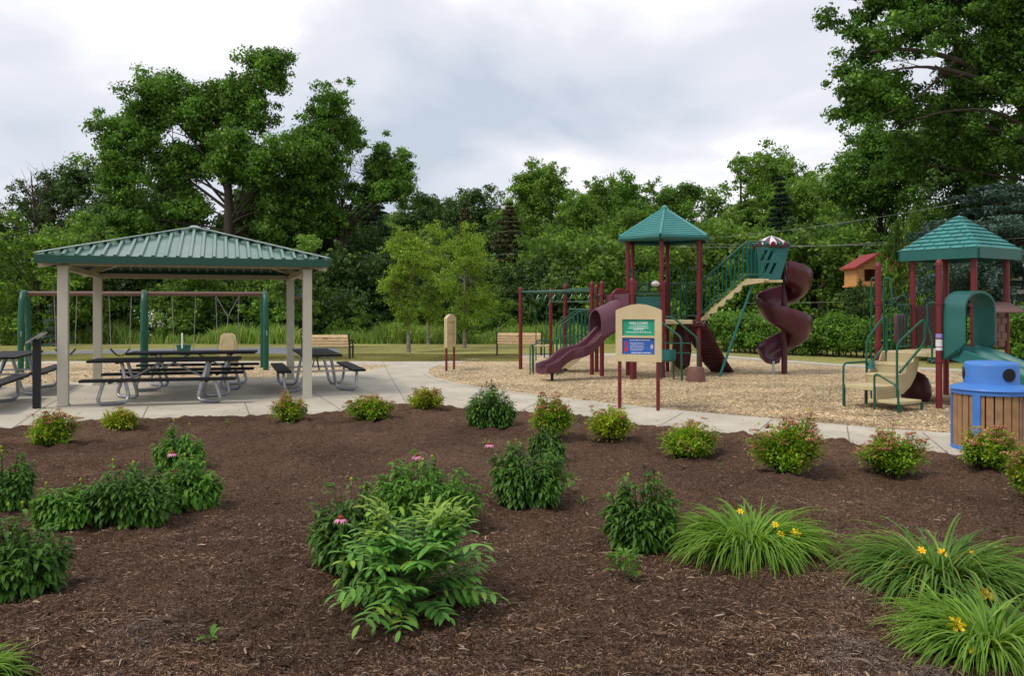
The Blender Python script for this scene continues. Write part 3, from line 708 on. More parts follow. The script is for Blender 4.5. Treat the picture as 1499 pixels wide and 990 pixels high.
# ================================================================ right play structure
def lerp(a,b,t): return a+(b-a)*t
def post(t,p,z,r=.052,m='post_red',rings=()):
    mb=MB(); mb.lathe(V(p.x,p.y,0),[(r,-.02),(r,z-.05),(r*1.12,z-.05),(r*1.12,z-.01),(r*.9,z+.03),(r*.45,z+.055),(.002,z+.06)],18,caps=True)
    o=build('post',mb,m,t,smooth=True)
    for k in rings:
        mb=MB(); mb.lathe(V(p.x,p.y,0),[(r,k-.03),(r*1.3,k-.03),(r*1.3,k+.03),(r,k+.03)],18); build('clamp',mb,m,o,smooth=True)
    return o
def rail(t,pts,r=.02,m='rail_green',name='handrail',fr=.1):
    mb=MB(); mb.tube(fillet(pts,fr,4),r,8); return build(name,mb,m,t,smooth=True)
def barrier(t,a,b,z0,z1,n,name='baluster_panel',r=.012,m='rail_green'):
    mb=MB(); a=Vector(a); b=Vector(b)
    for z in (z0,z1): mb.tube([V(a.x,a.y,z),V(b.x,b.y,z)],.018,8)
    for i in range(n+1):
        p=a.lerp(b,i/n); mb.tube([V(p.x,p.y,z0),V(p.x,p.y,z1)],r,6)
    return build(name,mb,m,t,smooth=True)
C=V(8.27,15.16,0); e1=V(.546,-.838,0).normalized(); oo=V(-.838,-.546,0).normalized()
rt=thing('play_structure','small play structure with a square shingled teal roof, beige steps and teal slide hood','play structure',C)
P5=C+V(-.166,-.772,0); P3=C+V(-.772,.166,0); P6=C+V(.772,-.166,0); P4=C+V(.166,.772,0)
P1=P3+oo*1.10; P2=P5+oo*1.10
ZD=.92
EZ0,EZ1,AZ=2.57,2.73,3.40
for p,z in ((P3,2.66),(P4,2.66),(P5,2.66),(P6,2.66)): post(rt,p,z,rings=(1.72,.80))
post(rt,P1,2.45,rings=(1.78,.80,1.0)); pp=post(rt,P2,2.45,rings=(1.78,.80))
for zz,hh,mm in ((1.22,.07,'sticker_violet'),(1.10,.12,'sticker_white'),(1.0,.05,'sticker_white')):
    mb=MB(); k=P2+V(-.035,-.055,0); mb.lathe(V(P2.x,P2.y,zz-hh/2),[(.0535,0),(.0535,hh)],18,caps=False); build('sticker',mb,mm,pp,smooth=True)
# roof with staggered shingles
Rr=1.05
cor=[C+V(.207*-1*Rr,-.978*Rr,0),C+V(.978*Rr,-.207*Rr,0),C+V(.207*Rr,.978*Rr,0),C+V(-.978*Rr,.207*Rr,0)]
ap=C+V(0,0,AZ)
for i in range(4):
    a=cor[i]+V(0,0,EZ1); b=cor[(i+1)%4]+V(0,0,EZ1); al=(b-a); Lh=al.length/2; al.normalize(); mid=(a+b)/2; up=ap-mid; n=al.cross(up).normalized(); n=n if n.z>0 else -n
    mb=MB(); mb.add([a,b,ap,a-n*.02,b-n*.02,ap-n*.02],[(0,1,2),(5,4,3),(0,3,4,1),(1,4,5,2),(2,5,3,0)])
    nr=9
    for j in range(nr):
        t0=j/nr; t1=(j+1)/nr; w=.235; offs=(j%2)*w/2; s=-math.ceil(Lh/w)*w-w+offs
        while s<Lh:
            sa,sb=s+.011,s+w-.011
            q=[]
            for ss,tt,hh in ((sa,t0+.004,.032),(sb,t0+.004,.032),(sb,t1,.004),(sa,t1,.004)):
                lim=Lh*(1-tt); q.append((max(-lim,min(lim,ss)),tt,hh))
            if q[1][0]-q[0][0]>.004:
                top=[mid+al*x+up*tt+n*h for x,tt,h in q]; bot=[mid+al*x+up*tt+n*.001 for x,tt,h in q]
                mb.add(top+bot,[(0,1,2,3),(0,4,5,1),(1,5,6,2),(3,2,6,7),(0,3,7,4)])
            s+=w
    build('roof_panel',mb,'teal_roof',rt)
    mb=MB(); nn=al.cross(V(0,0,1)); mb.add([a+V(0,0,.004),b+V(0,0,.004),b+V(0,0,-.17),a+V(0,0,-.17)]+[v-((a+b)/2-V(C.x,C.y,(a.z))).normalized()*.03 for v in (a+V(0,0,.004),b+V(0,0,.004),b+V(0,0,-.17),a+V(0,0,-.17))],[(0,1,2,3),(7,6,5,4),(3,2,6,7),(0,3,7,4),(1,5,6,2),(0,4,5,1)])
    build('fascia',mb,'hood_teal',rt)
# decks
def deck(t,poly,z,th=.07,m='tan_deck',name='deck'):
    mb=MB(); mb.prism([V(p.x,p.y,z) for p in poly],(0,0,-th)); return build(name,mb,m,t,bevel=.012)
deck(rt,[P1,P2,P5,P3],ZD); deck(rt,[P3,P5,P6,P4],ZD-.001)
# transfer platform, steps, low plate
A_=V(5.70,14.07,0); e=e1; bk=-oo
pl=[A_,A_+e*.60,A_+e*.60+bk*.62,A_+bk*.62]
deck(rt,pl,.38,.07,name='transfer_platform')
mb=MB()
for i,z in enumerate((.56,.74)):
    s0=A_+bk*(.62+.235*i)+V(0,0,0); mb.box(s0+e*.30+bk*.13+V(0,0,z-.03),(.30,.60,.05),bk,e)
build('steps',mb,'tan_deck',rt,bevel=.008)
mb=MB()
for i,z in enumerate((.38,.56,.74)):
    s0=A_+bk*(.62+.235*i); mb.box(s0+e*.30+bk*.0+V(0,0,z+.075),(.02,.60,.17),bk,e)
build('risers',mb,'perforated',rt,bevel=.004)
for k,s in ((0,-.012),(1,.60)):
    mb=MB(); q0=A_+e*s+bk*.60
    def sp(d,z): return q0+bk*d+V(0,0,z)
    mb.prism([sp(0,.24),sp(.12,.22),sp(.35,.34),sp(.5,.50),sp(.60,.70),sp(.60,.91),sp(.50,.90),sp(.45,.84),sp(.42,.76),sp(.28,.74),sp(.22,.68),sp(.19,.58),sp(.05,.55),sp(0,.46)],e*.03)
    build('stringer',mb,'tan_deck',rt,bevel=.006)
lp=[A_+e*.62+bk*.0,A_+e*1.02+bk*.0,A_+e*1.02+bk*.62,A_+e*.62+bk*.62]
deck(rt,lp,.17,.05,name='low_step')
mb=MB(); mb.box(A_+e*.605+bk*.31+V(0,0,.24),(.62,.02,.20),bk,e); build('riser_panel',mb,'perforated',rt)
for q in (lp[1],lp[2],pl[0],pl[3],pl[2]):
    mb=MB(); mb.cyl(q+V(0,0,-.02),q+V(0,0,.13 if q in (lp[1],lp[2]) else .34),.024,10); build('leg',mb,'rail_green',rt,smooth=True)
# handrails
def z3(p,z): return V(p.x,p.y,z)
rail(rt,[z3(pl[0]+oo*.02,-.02),z3(pl[0]+oo*.02,.74),z3(pl[3]+bk*.02,.74)],.019)
s3=pl[3]+bk*.05-e*.02
rail(rt,[z3(s3,-.02),z3(s3,1.12),z3(P1+bk*-.10+e*.16,1.52),z3(P1+e*.16,1.50),z3(P1+e*.16,.70)],.021)
rail(rt,[z3(s3,.60),z3(P1+bk*-.08+e*.14,.98)],.019)
s4=pl[2]+bk*-.06+e*.02
rail(rt,[z3(s4,-.02),z3(s4,1.08),z3(P2+bk*-.12-e*.18,1.52),z3(P2+bk*-.12-e*.18,1.10),z3(s4+bk*.06,.58)],.021)
rail(rt,[z3(P2-e*.03,1.78),z3(P2-e*.2,1.78),z3(P2-e*.2,1.35),z3(P2-e*.12,1.2),z3(P2-e*.12,.80)],.018)
rail(rt,[z3(pl[1]-e*.02+oo*.02,-.02),z3(pl[1]-e*.02+oo*.02,.62),z3(lp[1]-e*.02+oo*.02,.42),z3(lp[1]-e*.02+oo*.02,-.02)],.018)
# bucket hanging (teal bell)
mb=MB(); q=s3+bk*.04+e*.06; mb.lathe(z3(q,.62),[(.07,0),(.05,.10),(.025,.16)],14); build('talk_bell',mb,'teal_plastic',rt,smooth=True)
# tall loop climber behind left + bars
back=P1+(P3-P1)*.30
rail(rt,[z3(back-e*.35,-.02),z3(back-e*.35,2.25),z3(back-e*.20,2.25),z3(back-e*.20,.9)],.018,fr=.09,name='loop_climber')
rail(rt,[z3(back-e*.35+bk*.4,-.02),z3(back-e*.35+bk*.4,2.25),z3(back-e*.20+bk*.4,2.25),z3(back-e*.20+bk*.4,.9)],.018,fr=.09,name='loop_climber')
barrier(rt,P1+(P3-P1)*.55,P3,.98,1.75,5)
# dark red panel between P3 and P4, roller panel, back panels
def panel(t,a,b,z0,z1,m,name,th=.04,bev=.015):
    mb=MB(); a=Vector(a); b=Vector(b); d=(b-a); c=(a+b)/2; mb.box(V(c.x,c.y,(z0+z1)/2),(d.length,th,z1-z0),d,None,(0,0,1)); return build(name,mb,m,t,bevel=bev)
panel(rt,lerp(P3,P4,.08),lerp(P3,P4,.92),.98,1.74,'dark_maroon','panel')
for i in range(3):
    mb=MB(); q=lerp(P1,P3,.62)-e*.06+bk*(i*.11); mb.lathe(z3(q,1.02),[(.02,0),(.05,.06),(.058,.28),(.05,.5),(.02,.56)],12); build('roller',mb,'plum_light',rt,smooth=True)
barrier(rt,lerp(P4,P6,.06),lerp(P4,P6,.94),.98,1.75,9)
# store front panel P5-P6 with small brown roof
pn=panel(rt,lerp(P5,P6,.07),lerp(P5,P6,.93),.98,1.68,'brick_brown','shop_panel',.05)
d56=(P6-P5).normalized(); n56=V(d56.y,-d56.x,0); n56= n56 if n56.y<0 else -n56
mb=MB()
for j in range(5):
    for k in range(4):
        q=P5+d56*(.18+.22*k+(.11 if j%2 else 0))+n56*.035; mb.box(z3(q,1.05+.135*j),(.19,.03,.105),d56)
build('brick_relief',mb,'brick_brown',pn,bevel=.012)
mb=MB(); q0=z3(P5+d56*.0+n56*.02,1.80); q1=z3(P6+n56*.02,1.80)
mb.add([q0,q1,q1+n56*.30+V(0,0,-.17),q0+n56*.30+V(0,0,-.17),q0+V(0,0,-.03),q1+V(0,0,-.03),q1+n56*.30+V(0,0,-.20),q0+n56*.30+V(0,0,-.20)],[(0,1,2,3),(7,6,5,4),(0,4,5,1),(3,2,6,7),(0,3,7,4),(1,5,6,2)])
build('shop_awning',mb,'pod_brown',pn,bevel=.008)
mb=MB(); q=P5+d56*.55+n56*.10; mb.box(z3(q,1.12),(.5,.14,.03),d56); build('shelf',mb,'brick_brown',pn,bevel=.006)
# teal slide hood out of P2-P5 along e1
hd=(P5-P2); hl=hd.length; hd.normalize()
prof=[]; hw=hl/2-.045; cmid=(P2+P5)/2
H0,H1=.80,1.98
outer=[(-hw,H0),(-hw,H1-.30)]+[(-hw*math.cos(PI*i/10),H1-.30+.30*math.sin(PI*i/10)) for i in range(1,10)]+[(hw,H1-.30),(hw,H0)]
th_=.04; inner_=[(-hw+th_,H0),(-hw+th_,H1-.31)]+[(-(hw-th_)*math.cos(PI*i/10),H1-.31+.27*math.sin(PI*i/10)) for i in range(1,10)]+[(hw-th_,H1-.31),(hw-th_,H0)]
def hp(a,z,n): return z3(cmid+hd*a+e1*n,z)
rows=[]
for (a,z),(b,y) in zip(outer,inner_):
    low=(z<=H0+.01)
    zf=z+(.30 if low else 0); yf=y+(.30 if low else 0)
    rows.append([hp(a,z,.03),hp(a,zf if not low else z+.12,.30),hp(a,zf,.40),hp(b,yf,.40),hp(b,yf if not low else y+.12,.30),hp(b,y,.03)])
mb=MB(); mb.grid(rows,True); mb.f.append(list(range(6))[::-1]); mb.mi.append(0); k=len(mb.v); mb.f.append([k-6+i for i in range(6)]); mb.mi.append(0)
build('slide_hood',mb,'hood_teal',rt,smooth=True)
# wide side flange of the hood (front leaf panels)
# double slide
for s in (-1,1):
    rows=[]
    cx=s*hw*.47; w=hw*.40
    for i in range(15):
        t=i/14; n=.10+1.95*t; z=.88-.66*(t**1.0) + .06*math.sin(PI*2*t)*.5; 
        if t>.82: z=.88-.66*.82+.02-(t-.82)*.12
        pts=[]
        for a,h in ((-w-.03,-.04),(-w-.03,.16),(-w,.18),(-w+.03,.16),(-w+.08,.03),(0,0),(w-.08,.03),(w-.03,.16),(w,.18),(w+.03,.16),(w+.03,-.04)):
            pts.append(hp(cx+a,z+h,n))
        rows.append(pts)
    mb=MB(); mb.grid(rows,True); mb.f.append(list(range(11))); mb.mi.append(0); k=len(mb.v); mb.f.append([k-11+i for i in range(11)][::-1]); mb.mi.append(0)
    build('slide',mb,'teal_plastic',rt,smooth=True)
# dark red rock step under the deck
mb=MB(); q=lerp(P3,P2,.25)+oo*.1; mb.lathe(z3(q,0),[(.22,0),(.26,.12),(.25,.28),(.20,.42),(.1,.5),(.01,.52)],14); build('rock_step',mb,'dark_maroon',rt,smooth=True)
mb=MB(); q=lerp(P3,P2,.05)+oo*.1+e*.1; mb.lathe(z3(q,.1),[(.05,0),(.15,.05),(.2,.2),(.15,.36),(.02,.42)],14); build('rock_step',mb,'dark_maroon',rt,smooth=True)

# ================================================================ left play structure
C2=V(3.87,20.8,0); lt=thing('play_structure','large play structure with a hexagonal teal roof, monkey bars and maroon slides','play structure',C2)
hexR=1.0; ZH=1.38
hx=[C2+V(hexR*math.cos(math.radians(15+60*k)),hexR*math.sin(math.radians(15+60*k)),0) for k in range(6)]
for p in hx: post(lt,p,3.36,rings=(2.15,1.3))
RR=1.22; cr=[C2+V(RR*math.cos(math.radians(15+60*k)),RR*math.sin(math.radians(15+60*k)),0) for k in range(6)]
apx=C2+V(0,0,4.22)
for i in range(6):
    a=z3(cr[i],3.45); b=z3(cr[(i+1)%6],3.45); mid=(a+b)/2; al=(b-a); Lh=al.length/2; al.normalize(); up=apx-mid; n=al.cross(up).normalized(); n=n if n.z>0 else -n
    mb=MB(); mb.add([a,b,apx,a-n*.02,b-n*.02,apx-n*.02],[(0,1,2),(5,4,3),(0,3,4,1),(1,4,5,2),(2,5,3,0)])
    nr=15
    for j in range(nr):
        t0=j/nr;t1=(j+1)/nr; l0=Lh*(1-t0)-.01; l1=Lh*(1-t1)-.01; 
        if l1<=0.01: l1=.01
        top=[mid-al*l0+up*(t0+.004)+n*.018,mid+al*l0+up*(t0+.004)+n*.018,mid+al*l1+up*t1+n*.003,mid-al*l1+up*t1+n*.003]; bot=[v-n*.002-(n*.016 if k<2 else n*0) for k,v in enumerate(top)]
        mb.add(top+bot,[(0,1,2,3),(0,4,5,1),(1,5,6,2),(3,2,6,7),(0,3,7,4)])
    build('roof_panel',mb,'teal_roof',lt)
    mb=MB(); mb.tube([a,apx],[.045,.03],8); build('hip_ridge',mb,'teal_roof',lt,smooth=True)
    mb=MB(); mb.tube([a+V(0,0,-.055),b+V(0,0,-.055)],.062,10); build('eave_roll',mb,'hood_teal',lt,smooth=True)
mb=MB(); mb.lathe(apx,[(.09,-.03),(.09,.02),(.03,.07),(.005,.08)],12); build('roof_finial',mb,'teal_roof',lt,smooth=True)
deck(lt,hx,ZH,.09)
# barriers with looped tops round hex (far and right sides)
for a,b in ((1,0),(2,1),(3,2)):
    barrier(lt,lerp(hx[a],hx[b],.07),lerp(hx[a],hx[b],.93),ZH+.1,ZH+.95,8)
barrier(lt,lerp(hx[5],hx[0],.07),lerp(hx[5],hx[0],.93),ZH+.1,ZH+.95,2)
for a,b,s in ((2,1,.3),(1,0,.25),(1,0,.75),(3,2,.5)):
    p=lerp(hx[a],hx[b],s); d=(hx[b]-hx[a]).normalized()*.17
    rail(lt,[z3(p-d,ZH),z3(p-d,ZH+1.35),z3(p+d,ZH+1.35),z3(p+d,ZH)],.018,fr=.17,name='loop_rail')
# second, lower deck to the lower left of the hex
oA=V(-.707,-.707,0); f_=V(2.22,20.25,0); g_=V(2.84,19.38,0); h_=V(3.66,19.85,0)
for p,r in ((f_,.055),(g_,.055),(h_,.05)): post(lt,p,2.30 if p is not g_ else 2.34,r=r,rings=(2.02,1.1))
post(lt,V(2.92,19.55,0),2.28,rings=(2.02,))
deck(lt,[f_,g_,h_,V(3.5,20.0,0),hx[3],V(2.9,20.9,0),V(2.3,21.0,0)],1.20,.08)
mb=MB(); mb.tube([z3(g_,2.02),z3(h_,2.02)],.02,8); build('top_bar',mb,'rail_green',lt,smooth=True)
panel(lt,lerp(g_,h_,.1),lerp(g_,h_,.9),1.25,1.95,'hood_teal','panel',.04)
mb=MB(); q=V(2.62,20.0,1.95); mb.lathe(q,[(.02,-.03),(.2,-.03),(.22,0),(.2,.03),(.02,.03)],24,ax=(.3,-1,0)); build('round_paddle',mb,'post_red',lt,smooth=True)
mb=MB(); q=z3(lerp(g_,h_,.75),2.25); mb.lathe(q,[(.02,-.05),(.09,-.03),(.11,0.02),(.07,.07),(.02,.09)],14); build('play_knob',mb,'hold_grey',lt,smooth=True)
# plum wave slide with tunnel hood
sd=V(-.90,-.42,0).normalized(); sn=V(-sd.y,sd.x,0)  # side
if sn.y>0: sn=-sn
s0=(f_+g_)/2+V(.0,0,0); SL=2.05
ctr=[]
N_=26
def zprof(t): # wave
    z=1.16-.98*t+.07*math.sin(2*PI*t*1.5)
    return z
rows=[]
for i in range(N_+1):
    t=i/N_; 
    z=1.20-(1.20-.24)*min(1,t/.86)**1.0+.075*math.sin(2*PI*min(1,t/.86)*1.5)*(1 if t<.86 else 0)
    if t>=.86: z=.24-.02*(t-.86)/.14
    hside=.20 if t<.9 else .20-.05*(t-.9)/.1
    c_=s0+sd*(SL*t)
    r_=[]
    for a,h in ((-.28,-.04),(-.29,hside-.02),(-.26,hside+.02),(-.22,hside-.01),(-.19,.05),(-.1,.005),(0,0),(.1,.005),(.19,.05),(.22,hside-.01),(.26,hside+.02),(.29,hside-.02),(.28,-.04),(0,-.07)):
        r_.append(V(c_.x,c_.y,z+h)+sn*a)
    rows.append(r_)
mb=MB(); mb.grid(rows,True); mb.f.append(list(range(14))); mb.mi.append(0); k=len(mb.v); mb.f.append([k-14+i for i in range(14)][::-1]); mb.mi.append(0)
build('wave_slide',mb,'plum',lt,smooth=True)
mb=MB(); q=s0+sd*SL*.86; mb.cyl(z3(q,-.02),z3(q,.2),.035,10); build('slide_foot',mb,'black',lt,smooth=True)
# hood: half barrel leaning down the slide + sheet panel
rows=[]
for i in range(8):
    t=i/7; n=-.02+.62*t; dz=-.26*t
    o2=[]; 
    arcs=[(-.30*math.cos(PI*k/12),.34*math.sin(PI*k/12)) for k in range(13)]
    outer2=[(-.30,-.32)]+[(x,y) for x,y in arcs]+[(.30,-.32)]
    inn2=[(.265,-.32)]+[(x*.9,y*.9) for x,y in arcs[::-1]]+[(-.265,-.32)]
    for a,z in outer2+inn2:
        cc=s0+sd*n+sn*a; o2.append(V(cc.x,cc.y,1.58+z+dz))
    rows.append(o2)
mb=MB(); mb.grid(rows,True); nn_=len(rows[0])
def cap(mb,base,n,flip):
    h=n//2
    for k in range(h-1):
        f=[base+k,base+k+1,base+n-2-k,base+n-1-k]; mb.f.append(f[::-1] if flip else f); mb.mi.append(0)
cap(mb,0,nn_,False); cap(mb,len(mb.v)-nn_,nn_,True)
build('slide_hood',mb,'plum_light',lt,smooth=True)
mb=MB(); c0=s0
def hs(a,z): return z3(s0+sn*a-sd*.03,z)
mb.prism([hs(-.52,1.22),hs(-.52,2.02),hs(.52,2.02),hs(.52,1.22),hs(.31,1.22)]+[hs(.31*math.cos(PI*k/10),1.6+.33*math.sin(PI*k/10)) for k in range(11)]+[hs(-.31,1.22)],sd*.04)
build('hood_panel',mb,'plum_light',lt)
# monkey bars + left posts
pa=G3(762,540.5); pb=V(1.16,24.6,0); pc_=V(1.44,22.2,0); pd_=G3(866.5,548.6); pe=V(2.22,21.5,0)
post(lt,pa,2.20,rings=(1.62,)); post(lt,pb,2.22,rings=(1.5,)); post(lt,pc_,2.28,rings=(1.6,)); post(lt,pd_,2.30,rings=(1.62,)); post(lt,pe,2.24,rings=(1.62,))
ea=pa; eb=V(.62,23.6,0)
mb=MB(); mb.tube([z3(pa,2.12),z3(pc_,2.16)],.022,8); mb.tube([z3(pc_,2.18),z3(pe,2.20)],.022,8); mb.tube([z3(pb,2.14),z3(V(2.3,22.6,0),2.14)],.022,8); mb.tube([z3(pb,1.86),z3(V(2.3,22.6,0),1.86)],.016,8)
build('overhead_rail',mb,'rail_green',lt,smooth=True)
mm_=[]
for i in range(8):
    t=(i+.5)/8; p0=lerp(pa,pd_,t); p1=lerp(V(.9,24.3,0),pe+V(.1,.9,0),t)
    p1=p0+V(.35,1.0,0)
    z0=2.12
    mb=MB(); k=V(.22,0,0)
    mb.tube(fillet([z3(p0,z0),z3(p0+V(.12,.10,0),z0),z3(p0+V(.3,.3,0),z0-.24),z3(p1-V(.12,.1,0)+V(.1,0,0),z0-.24),z3(p1+V(.1,0,0),z0)],.08,3),.02,8)
    build('overhead_rung',mb,'rail_green',lt,smooth=True)
mb=MB(); mb.tube([z3(pa,2.12),z3(pd_,2.12)],.022,8); mb.tube([z3(pa+V(.35,1,0),2.12),z3(pd_+V(.35,1,0),2.12)],.022,8); build('overhead_rail',mb,'rail_green',lt,smooth=True)
# transfer station: low platform, beige steps climbing right, hoops, balusters
S=lambda px,py,Y: W(px,py,Y)
Yt=21.3
tp0=G3(781,548)
plat=[G3(781,547),G3(812,549),G3(826,541),G3(797,539)]
deck(lt,plat,.30,.07,name='transfer_platform')
# steps go right from (812..) toward (858,503)
st0=V(1.35,21.7,0); sdx=V(.97,.1,0).normalized(); 
mb=MB()
for i in range(5):
    q=st0+sdx*(.02+.22*i); z=.38+.16*(i); mb.box(z3(q,z-.03)+sdx*.1,(.28,.66,.05),sdx); mb.box(z3(q,z-.10)+sdx*-.03,(.02,.66,.16),sdx)
build('steps',mb,'tan_deck',lt,bevel=.008)
for s in (-.35,.33):
    mb=MB(); q0=st0+V(-sdx.y,sdx.x,0)*s
    def sq(d,z): return z3(q0+sdx*d,z)
    mb.prism([sq(-.12,.10),sq(.1,.10),sq(.5,.42),sq(1.15,.92),sq(1.15,1.14),sq(.95,1.08),sq(.7,.92),sq(.55,.86),sq(.35,.66),sq(.2,.62),sq(.0,.42),sq(-.12,.40)],V(-sdx.y,sdx.x,0)*.03); build('stringer',mb,'tan_deck',lt,bevel=.006)
q0=st0-V(-sdx.y,sdx.x,0)*.36; q1=st0+V(-sdx.y,sdx.x,0)*.36
for q in (q0,q1):
    rail(lt,[z3(q-sdx*.12,-.02),z3(q-sdx*.12,1.22),z3(q+sdx*.35,1.58),z3(q+sdx*.75,1.62)],.019)
    rail(lt,[z3(q-sdx*.05,.55),z3(q+sdx*.9,1.22)],.017)
    mb=MB()
    for i in range(9):
        d=.05+.1*i; mb.tube([z3(q+sdx*d,.45+.62*d),z3(q+sdx*d,min(1.62,1.28+.75*d))],.011,6)
    build('baluster_panel',mb,'rail_green',lt,smooth=True)
barrier(lt,pd_+V(-.55,.3,0),pd_+V(-.05,.05,0),.55,1.65,5)
mb=MB(); 
rail(lt,[z3(plat[0],-.02),z3(plat[0],.75),z3(plat[3],.75),z3(plat[3],-.02)],.018,name='hoop_rail')
rail(lt,[z3(plat[1]+V(.06,0,0),-.02),z3(plat[1]+V(.06,0,0),.95),z3(plat[2]+V(.5,0,0),.95)],.018,name='hoop_rail')
rail(lt,[G3(776,548.5),z3(G3(776,548.5),.72),z3(G3(776,548.5)+V(.08,.9,0),.72),G3(776,548.5)+V(.08,.9,0)],.017,name='hoop_rail')
rail(lt,[V(.67,22.9,0),V(.67,22.9,.78),V(1.15,22.9,.78),V(1.15,22.9,0)],.017,name='hoop_rail')
rail(lt,[V(.67,22.9,.4),V(1.15,22.9,.4)],.014,name='hoop_rail')
rail(lt,[V(.67,22.9,.7),V(.67,22.9,1.7)],.014,name='climb_bar'); rail(lt,[V(.97,22.9,.7),V(.97,22.9,1.7),V(1.15,23.0,2.0)],.014,name='climb_bar')
deck(lt,[V(.62,22.3,0),V(1.0,22.3,0),V(1.05,22.7,0),V(.67,22.7,0)],.66,.04,name='small_seat')
# ladder climber rails on the right of the lower deck
ra=W(970,464,19.9); 
rail(lt,[W(962,464,19.9),W(984,464,19.8),W(1021,495,19.6),z3(W(1022,0,19.6),-.02)],.024)
rail(lt,[W(962,471,19.3),W(971,474,19.3),W(997,494,19.0),z3(W(998,0,19.0),-.02)],.024)
for i in range(4):
    t=.25+.2*i; a=lerp(W(974,478,19.3),W(997,500,19.0),0); 
mb=MB()
for z in (.85,.62): mb.tube([z3(W(972,0,19.5),z),z3(W(1010,0,19.3),z)],.014,8)
build('step_rung',mb,'rail_green',lt,smooth=True)
mb=MB(); q=z3(W(979,0,19.3),.42); mb.lathe(q,[(.10,0),(.15,.03),(.165,.12),(.165,.28),(.14,.28),(.13,.1)],20); build('play_bucket',mb,'teal_plastic',lt,smooth=True)
for px in (968,986): mb=MB(); q=W(px,0,19.3); mb.cyl(z3(q,-.02),z3(q,.45),.02,8); build('leg',mb,'rail_green',lt,smooth=True)
# bumpy dark climber from hex deck to ground
c0=lerp(hx[5],hx[4],.25)+V(.1,0,0); c1=V(5.55,21.6,0); cd=(c1-c0); cdn=cd.normalized(); cs=V(-cdn.y,cdn.x,0)
rows=[]
for i in range(15):
    t=i/14; z=1.32*(1-t)**1.15+.08*math.sin(t*PI*5)*.4
    q=c0+cd*t; rows.append([z3(q+cs*a,z+.08*math.cos(a*7)+(.0 if abs(a)<.33 else .05)) for a in (-.29,-.2,-.1,0,.1,.2,.29)]+[z3(q+cs*a,z-.07) for a in (.29,0,-.29)])
mb=MB()
for i in range(14):
    a_r,b_r=rows[i],rows[i+1]
    r0=[lerp(p,q,.06) for p,q in zip(a_r,b_r)]; r1=[lerp(p,q,.66) for p,q in zip(a_r,b_r)]
    o_=len(mb.v); mb.grid([r0,r1],True); mb.f.append([o_+k for k in range(10)]); mb.mi.append(0); mb.f.append([o_+10+k for k in range(10)][::-1]); mb.mi.append(0)
for a in (-.28,-.1,.1,.28):
    mb.tube([z3(c0+cd*(i/14)+cs*a,1.32*(1-i/14)**1.15+.02) for i in range(15)],.035,6)
cl=build('climbing_ramp',mb,'dark_maroon',lt,smooth=True)
r=random.Random(2)
for i in range(7):
    for j in range(3):
        t=.1+.8*i/6; q=c0+cd*t+cs*((j-1)*.17+(.05 if i%2 else -.03)); z=1.32*(1-t)**1.15+.10; mb=MB(); mb.lathe(z3(q,z),[(.05,0),(.05,.03),(.03,.055),(.002,.06)],8); build('hand_hold',mb,'hold_grey',cl,smooth=True)
rail(lt,[W(1035,470,22),z3(W(1056,0,22),.45),z3(W(1056,0,22),-.02)],.012,m='black',name='stay_rod')
mb=MB()
for k in range(9):
    a=k/8*PI*2; 
q=C2+V(.5,.3,0); mb.lathe(z3(q,.1),[(.05,0),(.2,.1),(.25,.5),(.22,.9),(.1,1.2)],14); build('tree_trunk_climber',mb,'dark_maroon',lt,smooth=True)
# upper stairs to the spiral tower
u0=hx[5]+V(.12,.12,0); T0=V(6.28,21.0,0); ud=V(1,0,0); uy=V(0,1,0)
U0=V(4.60,20.30,0); Ue=V(5.72,20.02,0); udir=(Ue-U0).normalized(); un=V(-udir.y,udir.x,0)
nst=6
for s in (0,.62):
    mb=MB(); base=U0+un*s
    pts=[]
    L=(Ue-U0).length; 
    top=[z3(base,1.36),z3(base+udir*L,2.40),z3(base+udir*(L+.42),2.40)]
    bot=[z3(base+udir*(L+.42),2.31)]
    for i in range(nst,-1,-1):
        d=L*i/nst; z=1.30+(2.40-1.36)*i/nst; bot.append(z3(base+udir*(d+.02),z-.09)); 
        if i>0: bot.append(z3(base+udir*(d-.09),z-.10)); bot.append(z3(base+udir*(d-.12),z-.22))
    mb.prism(top+bot,un*.035); build('stringer',mb,'tan_deck',lt)
mb=MB(); L=(Ue-U0).length
for i in range(nst):
    q=U0+udir*(L*(i+.5)/nst)+un*.32; z=1.30+1.04*(i+.5)/nst; mb.box(z3(q,z),(.22,.6,.04),udir)
mb.box(z3(Ue+udir*.25+un*.32,2.37),(.55,.62,.05),udir)
build('steps',mb,'tan_deck',lt)
for s in (-.02,.66):
    b0=U0+un*s; mb=MB(); L=(Ue-U0).length
    zt=lambda d: (2.28+1.02*d/L) if d<L else 3.30
    z0_=lambda d: (1.48+.98*d/L) if d<L else 2.50
    for fn in (zt,z0_): mb.tube(fillet([z3(b0+udir*d,fn(d)) for d in (-.05,L,L+.44)],.08,3),.02,8)
    for i in range(17):
        d=(L+.42)*i/16; mb.tube([z3(b0+udir*d,z0_(d)),z3(b0+udir*d,zt(d))],.012,6)
    build('baluster_panel',mb,'rail_green',lt,smooth=True)
# tower panel (teal) around spiral entrance
Ts=V(6.85,21.05,0)
def tpn(px,py,Y): return W(px,py,Y)
Yp=20.12
def slot(px0,py0,px1,py1): return (px0,py0,px1,py1)
